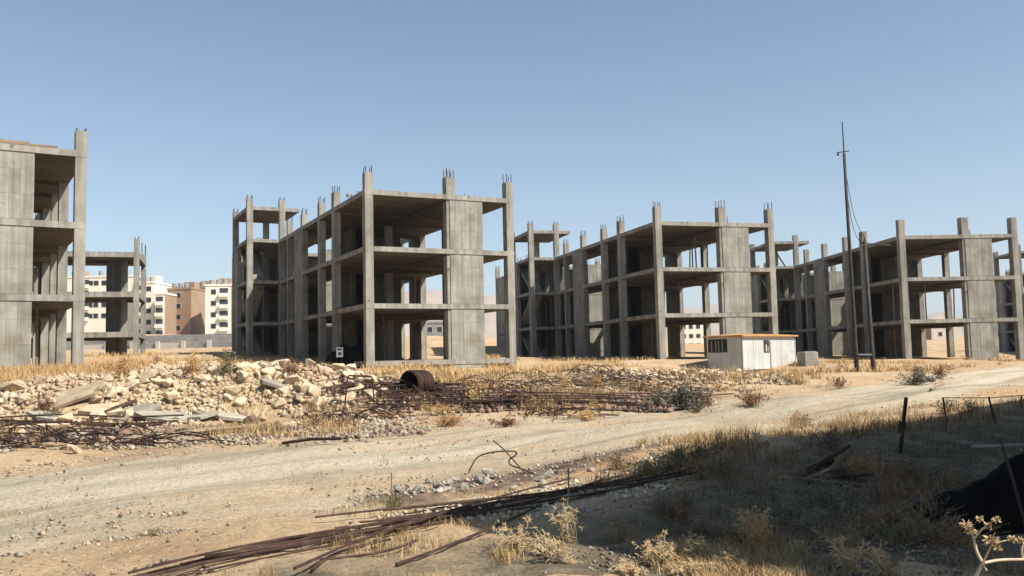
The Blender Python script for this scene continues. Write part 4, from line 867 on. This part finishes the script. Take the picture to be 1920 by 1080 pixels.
for k in range(34):
    while True:
        px, py = rq.uniform(1150, 1780), rq.uniform(865, 1030)
        if py > 930-(px-1150)*.10: break
    ml = rq.choice(['greygreen', 'greygreen', 'olive', 'darkscrub', 'redbrown'])
    shrub(px, py, rq.uniform(.10, .26), rq.uniform(.25, .5), 400+k, M[ml], M['straw2' if rq.random() < .5 else 'greygreen'], 'low brown or grey-green scrub plant on the shaded slope', 34, .02, 20, group='low scrub on the shaded slope')
for k in range(16):
    px, py = rq.uniform(640, 1400), rq.uniform(735, 805)-0
    if py > 800-(px-640)*.045: py -= 25
    shrub(px, py, rq.uniform(.12, .3), rq.uniform(.3, .7), 450+k, M[rq.choice(['straw2', 'redbrown', 'straw', 'darkscrub', 'olive'])], M['straw2'], 'low dry scrub plant along the far edge of the track', 30, .04, 18, group='low scrub along the far track edge')
# timber heap in the shade
def branch_heap():
    g = gnd(1535, 905); rnd = random.Random(8)
    for i in range(12):
        a = rnd.uniform(-.5, 1.0); L_ = rnd.uniform(.4, .9); d = Vector((math.cos(a)*.7, rnd.uniform(-.4, .4), math.sin(a)*.55)).normalized()
        p = g+Vector((rnd.gauss(-.1, .18), rnd.gauss(0, .15), .02)); MB().tube([p, p+d*L_*.5+Vector((0, 0, .03)), p+d*L_], [.03, .026, .02], 5).build('branch', M['rust'] if i % 3 else M['timber'], label='dark broken branch in the heap in the shaded weeds', cat='branch', group='dark branch heap')
branch_heap()
# thistle-like dry plants in the sunlit foreground
def dry_plant(px, py, h, spread, n, seed, label, lean=(0, 0), r_=.0032, name='dry_thistle'):
    g = gnd(px, py); rnd = random.Random(seed); root = empty(name, g, 0, label=label, cat='plant')
    st = MB(); hd = MB()
    for i in range(int(n*2.2)):
        a = rnd.uniform(0, 6.28); p0 = Vector((rnd.gauss(0, .03), rnd.gauss(0, .02), -.02)); L_ = h*rnd.uniform(.55, 1.1)
        d = Vector((math.cos(a)*spread*rnd.uniform(.2, 1)+lean[0], math.sin(a)*spread*rnd.uniform(.2, 1)+lean[1], rnd.uniform(.5, 1))).normalized()
        p1 = p0+d*L_*.5; p2 = p1+(d+Vector((rnd.gauss(0, .25), rnd.gauss(0, .25), .1))).normalized()*L_*.5
        st.tube([p0, p1, p2], [r_, r_*.8, r_*.45], 5)
        for k in range(3):
            q = p1.lerp(p2, rnd.uniform(0, .9)); e = q+Vector((rnd.gauss(0, 1), rnd.gauss(0, 1), rnd.uniform(.3, 1.2))).normalized()*L_*.22; st.tube([q, e], [r_*.5, r_*.25], 4)
            for s_ in range(7):
                v = Vector((rnd.gauss(0, 1), rnd.gauss(0, 1), rnd.gauss(0, .8))).normalized(); s2 = v.orthogonal()*.12; hd.add([e-s2*.035, e+s2*.035, e+v*.035], [(0, 1, 2)])
            for s_ in range(5):
                v = Vector((rnd.gauss(0, 1), rnd.gauss(0, 1), rnd.gauss(0, .6))).normalized(); q2 = p0.lerp(p2, rnd.uniform(.05, .9)); s2 = v.orthogonal().normalized()*.006; hd.add([q2-s2, q2+s2, q2+v*rnd.uniform(.03, .08)+Vector((0, 0, -.015))], [(0, 1, 2)])
    st.build('stem', M['pale_stem'], root); hd.build('foliage', M['seed'], root)
for k, q in enumerate([(975, 1035, .30, 1.0, 10, 'bleached thistle at the left end of the sunlit plants', (-.1, 0)), (1090, 1058, .42, .5, 6, 'bleached stalks leaning left over the sunlit ground', (-1.5, 0)), (1070, 1020, .40, .35, 7, 'tall bleached stalks reaching into the shadow', (-.1, 0)), (1030, 1045, .2, 1.2, 10, 'low straw thistle between the bleached ones', (0, 0)),
      (1240, 1062, .26, 1.2, 18, 'bushy orange dry thistle at the lower edge', (0, 0)), (1310, 1060, .24, .9, 12, 'dry thistle right of the bushy orange one', (.1, 0)), (1360, 1072, .2, 1.1, 14, 'low yellow thistle at the bottom edge', (0, 0)), (1415, 1030, .34, .5, 9, 'upright tan thistle standing in half shade', (0, 0)),
      (1600, 1078, .28, .5, 7, 'yellow-headed dry plant at the bottom right', (-.2, 0)), (1670, 1082, .26, .6, 8, 'white-headed dry plant right of the yellow-headed one', (-.3, 0)), (1290, 1082, .16, 1.3, 14, 'straw mat at the bottom edge', (0, 0)), (1180, 1078, .14, 1.3, 12, 'small straw tuft at the bottom edge', (0, 0))]):
    dry_plant(q[0], q[1], q[2], q[3], q[4], 200+k, q[5], q[6])
def umbel():
    Y = 3.0; node = at(1843, 1056, Y); base = Vector((node.x-.04, Y+.05, tz(node.x, Y)))
    root = empty('umbel_plant', base, 0, label='close dry plant with thick white forked stems and brown seed heads, bottom right', cat='plant')
    L = lambda p: p-base
    b = MB(); n0 = L(node)
    b.tube([Vector((0, 0, -.05)), L(at(1822, 1095, Y)), n0], [.008, .0065, .0055], 8)
    heads = []
    def br(pts, r0, r1): b.tube(cat_rom([L(at(x, y, Y+d)) for x, y, d in pts], 4), [r0+(r1-r0)*k/(4*(len(pts)-1)) for k in range(4*(len(pts)-1)+1)], 7)
    br([(1843, 1056, 0), (1832, 1035, .01), (1826, 1010, .02)], .0052, .0042)
    br([(1826, 1010, .02), (1818, 990, .03)], .0032, .0022); br([(1826, 1010, .02), (1842, 992, .0), (1852, 985, .0)], .0032, .0022)
    br([(1852, 985, 0), (1838, 972, .02)], .002, .0012); br([(1852, 985, 0), (1866, 974, -.02)], .002, .0012)
    br([(1843, 1056, 0), (1853, 1035, -.03), (1862, 1018, -.04)], .0032, .002); br([(1862, 1018, -.04), (1885, 1014, -.05), (1897, 1010, -.05)], .0022, .0013)
    br([(1843, 1056, 0), (1875, 1050, .03), (1925, 1049, .05)], .005, .0045); br([(1843, 1056, 0), (1850, 1070, -.03)], .003, .002)
    br([(1918, 1050, .05), (1916, 1030, .05), (1920, 1018, .05)], .004, .003)
    b.build('stem', M['pale_stem'], root, smooth=True)
    rnd = random.Random(6)
    for (x, y, d, s) in [(1812, 985, .03, .022), (1820, 994, .03, .02), (1837, 973, .02, .012), (1868, 974, -.02, .014), (1852, 986, 0, .014), (1858, 1012, -.04, .026), (1868, 1024, -.04, .018), (1897, 1010, -.05, .014), (1912, 1014, .05, .016)]:
        c = L(at(x, y, Y+d)); h = MB()
        for k in range(70):
            v = Vector((rnd.gauss(0, 1), rnd.gauss(0, 1), rnd.gauss(0, .7))).normalized(); t = v.orthogonal().normalized()*.0022; l = s*rnd.uniform(.45, 1.25); h.add([c+v*l*.1-t, c+v*l*.1+t, c+v*l*.8+t*1.4, c+v*l, c+v*l*.8-t*1.4], [(0, 1, 2, 3, 4)])
        h.build('seed_head', M['seed'], root)
umbel()
# ------------------------------------------------------------------ haze
def haze():
    b = MB().box(-6800, 6800, -6800, 6800, -12, 420); o = b.build('haze', [], kind='stuff')
    m = bpy.data.materials.new('haze'); m.use_nodes = True; n = m.node_tree; n.nodes.clear()
    v = n.nodes.new('ShaderNodeVolumePrincipled'); v.inputs['Density'].default_value = 1.5e-4; v.inputs['Color'].default_value = (.78, .88, 1.0, 1); v.inputs['Anisotropy'].default_value = .0
    ou = n.nodes.new('ShaderNodeOutputMaterial'); n.links.new(v.outputs[0], ou.inputs['Volume']); o.data.materials.append(m)
haze()
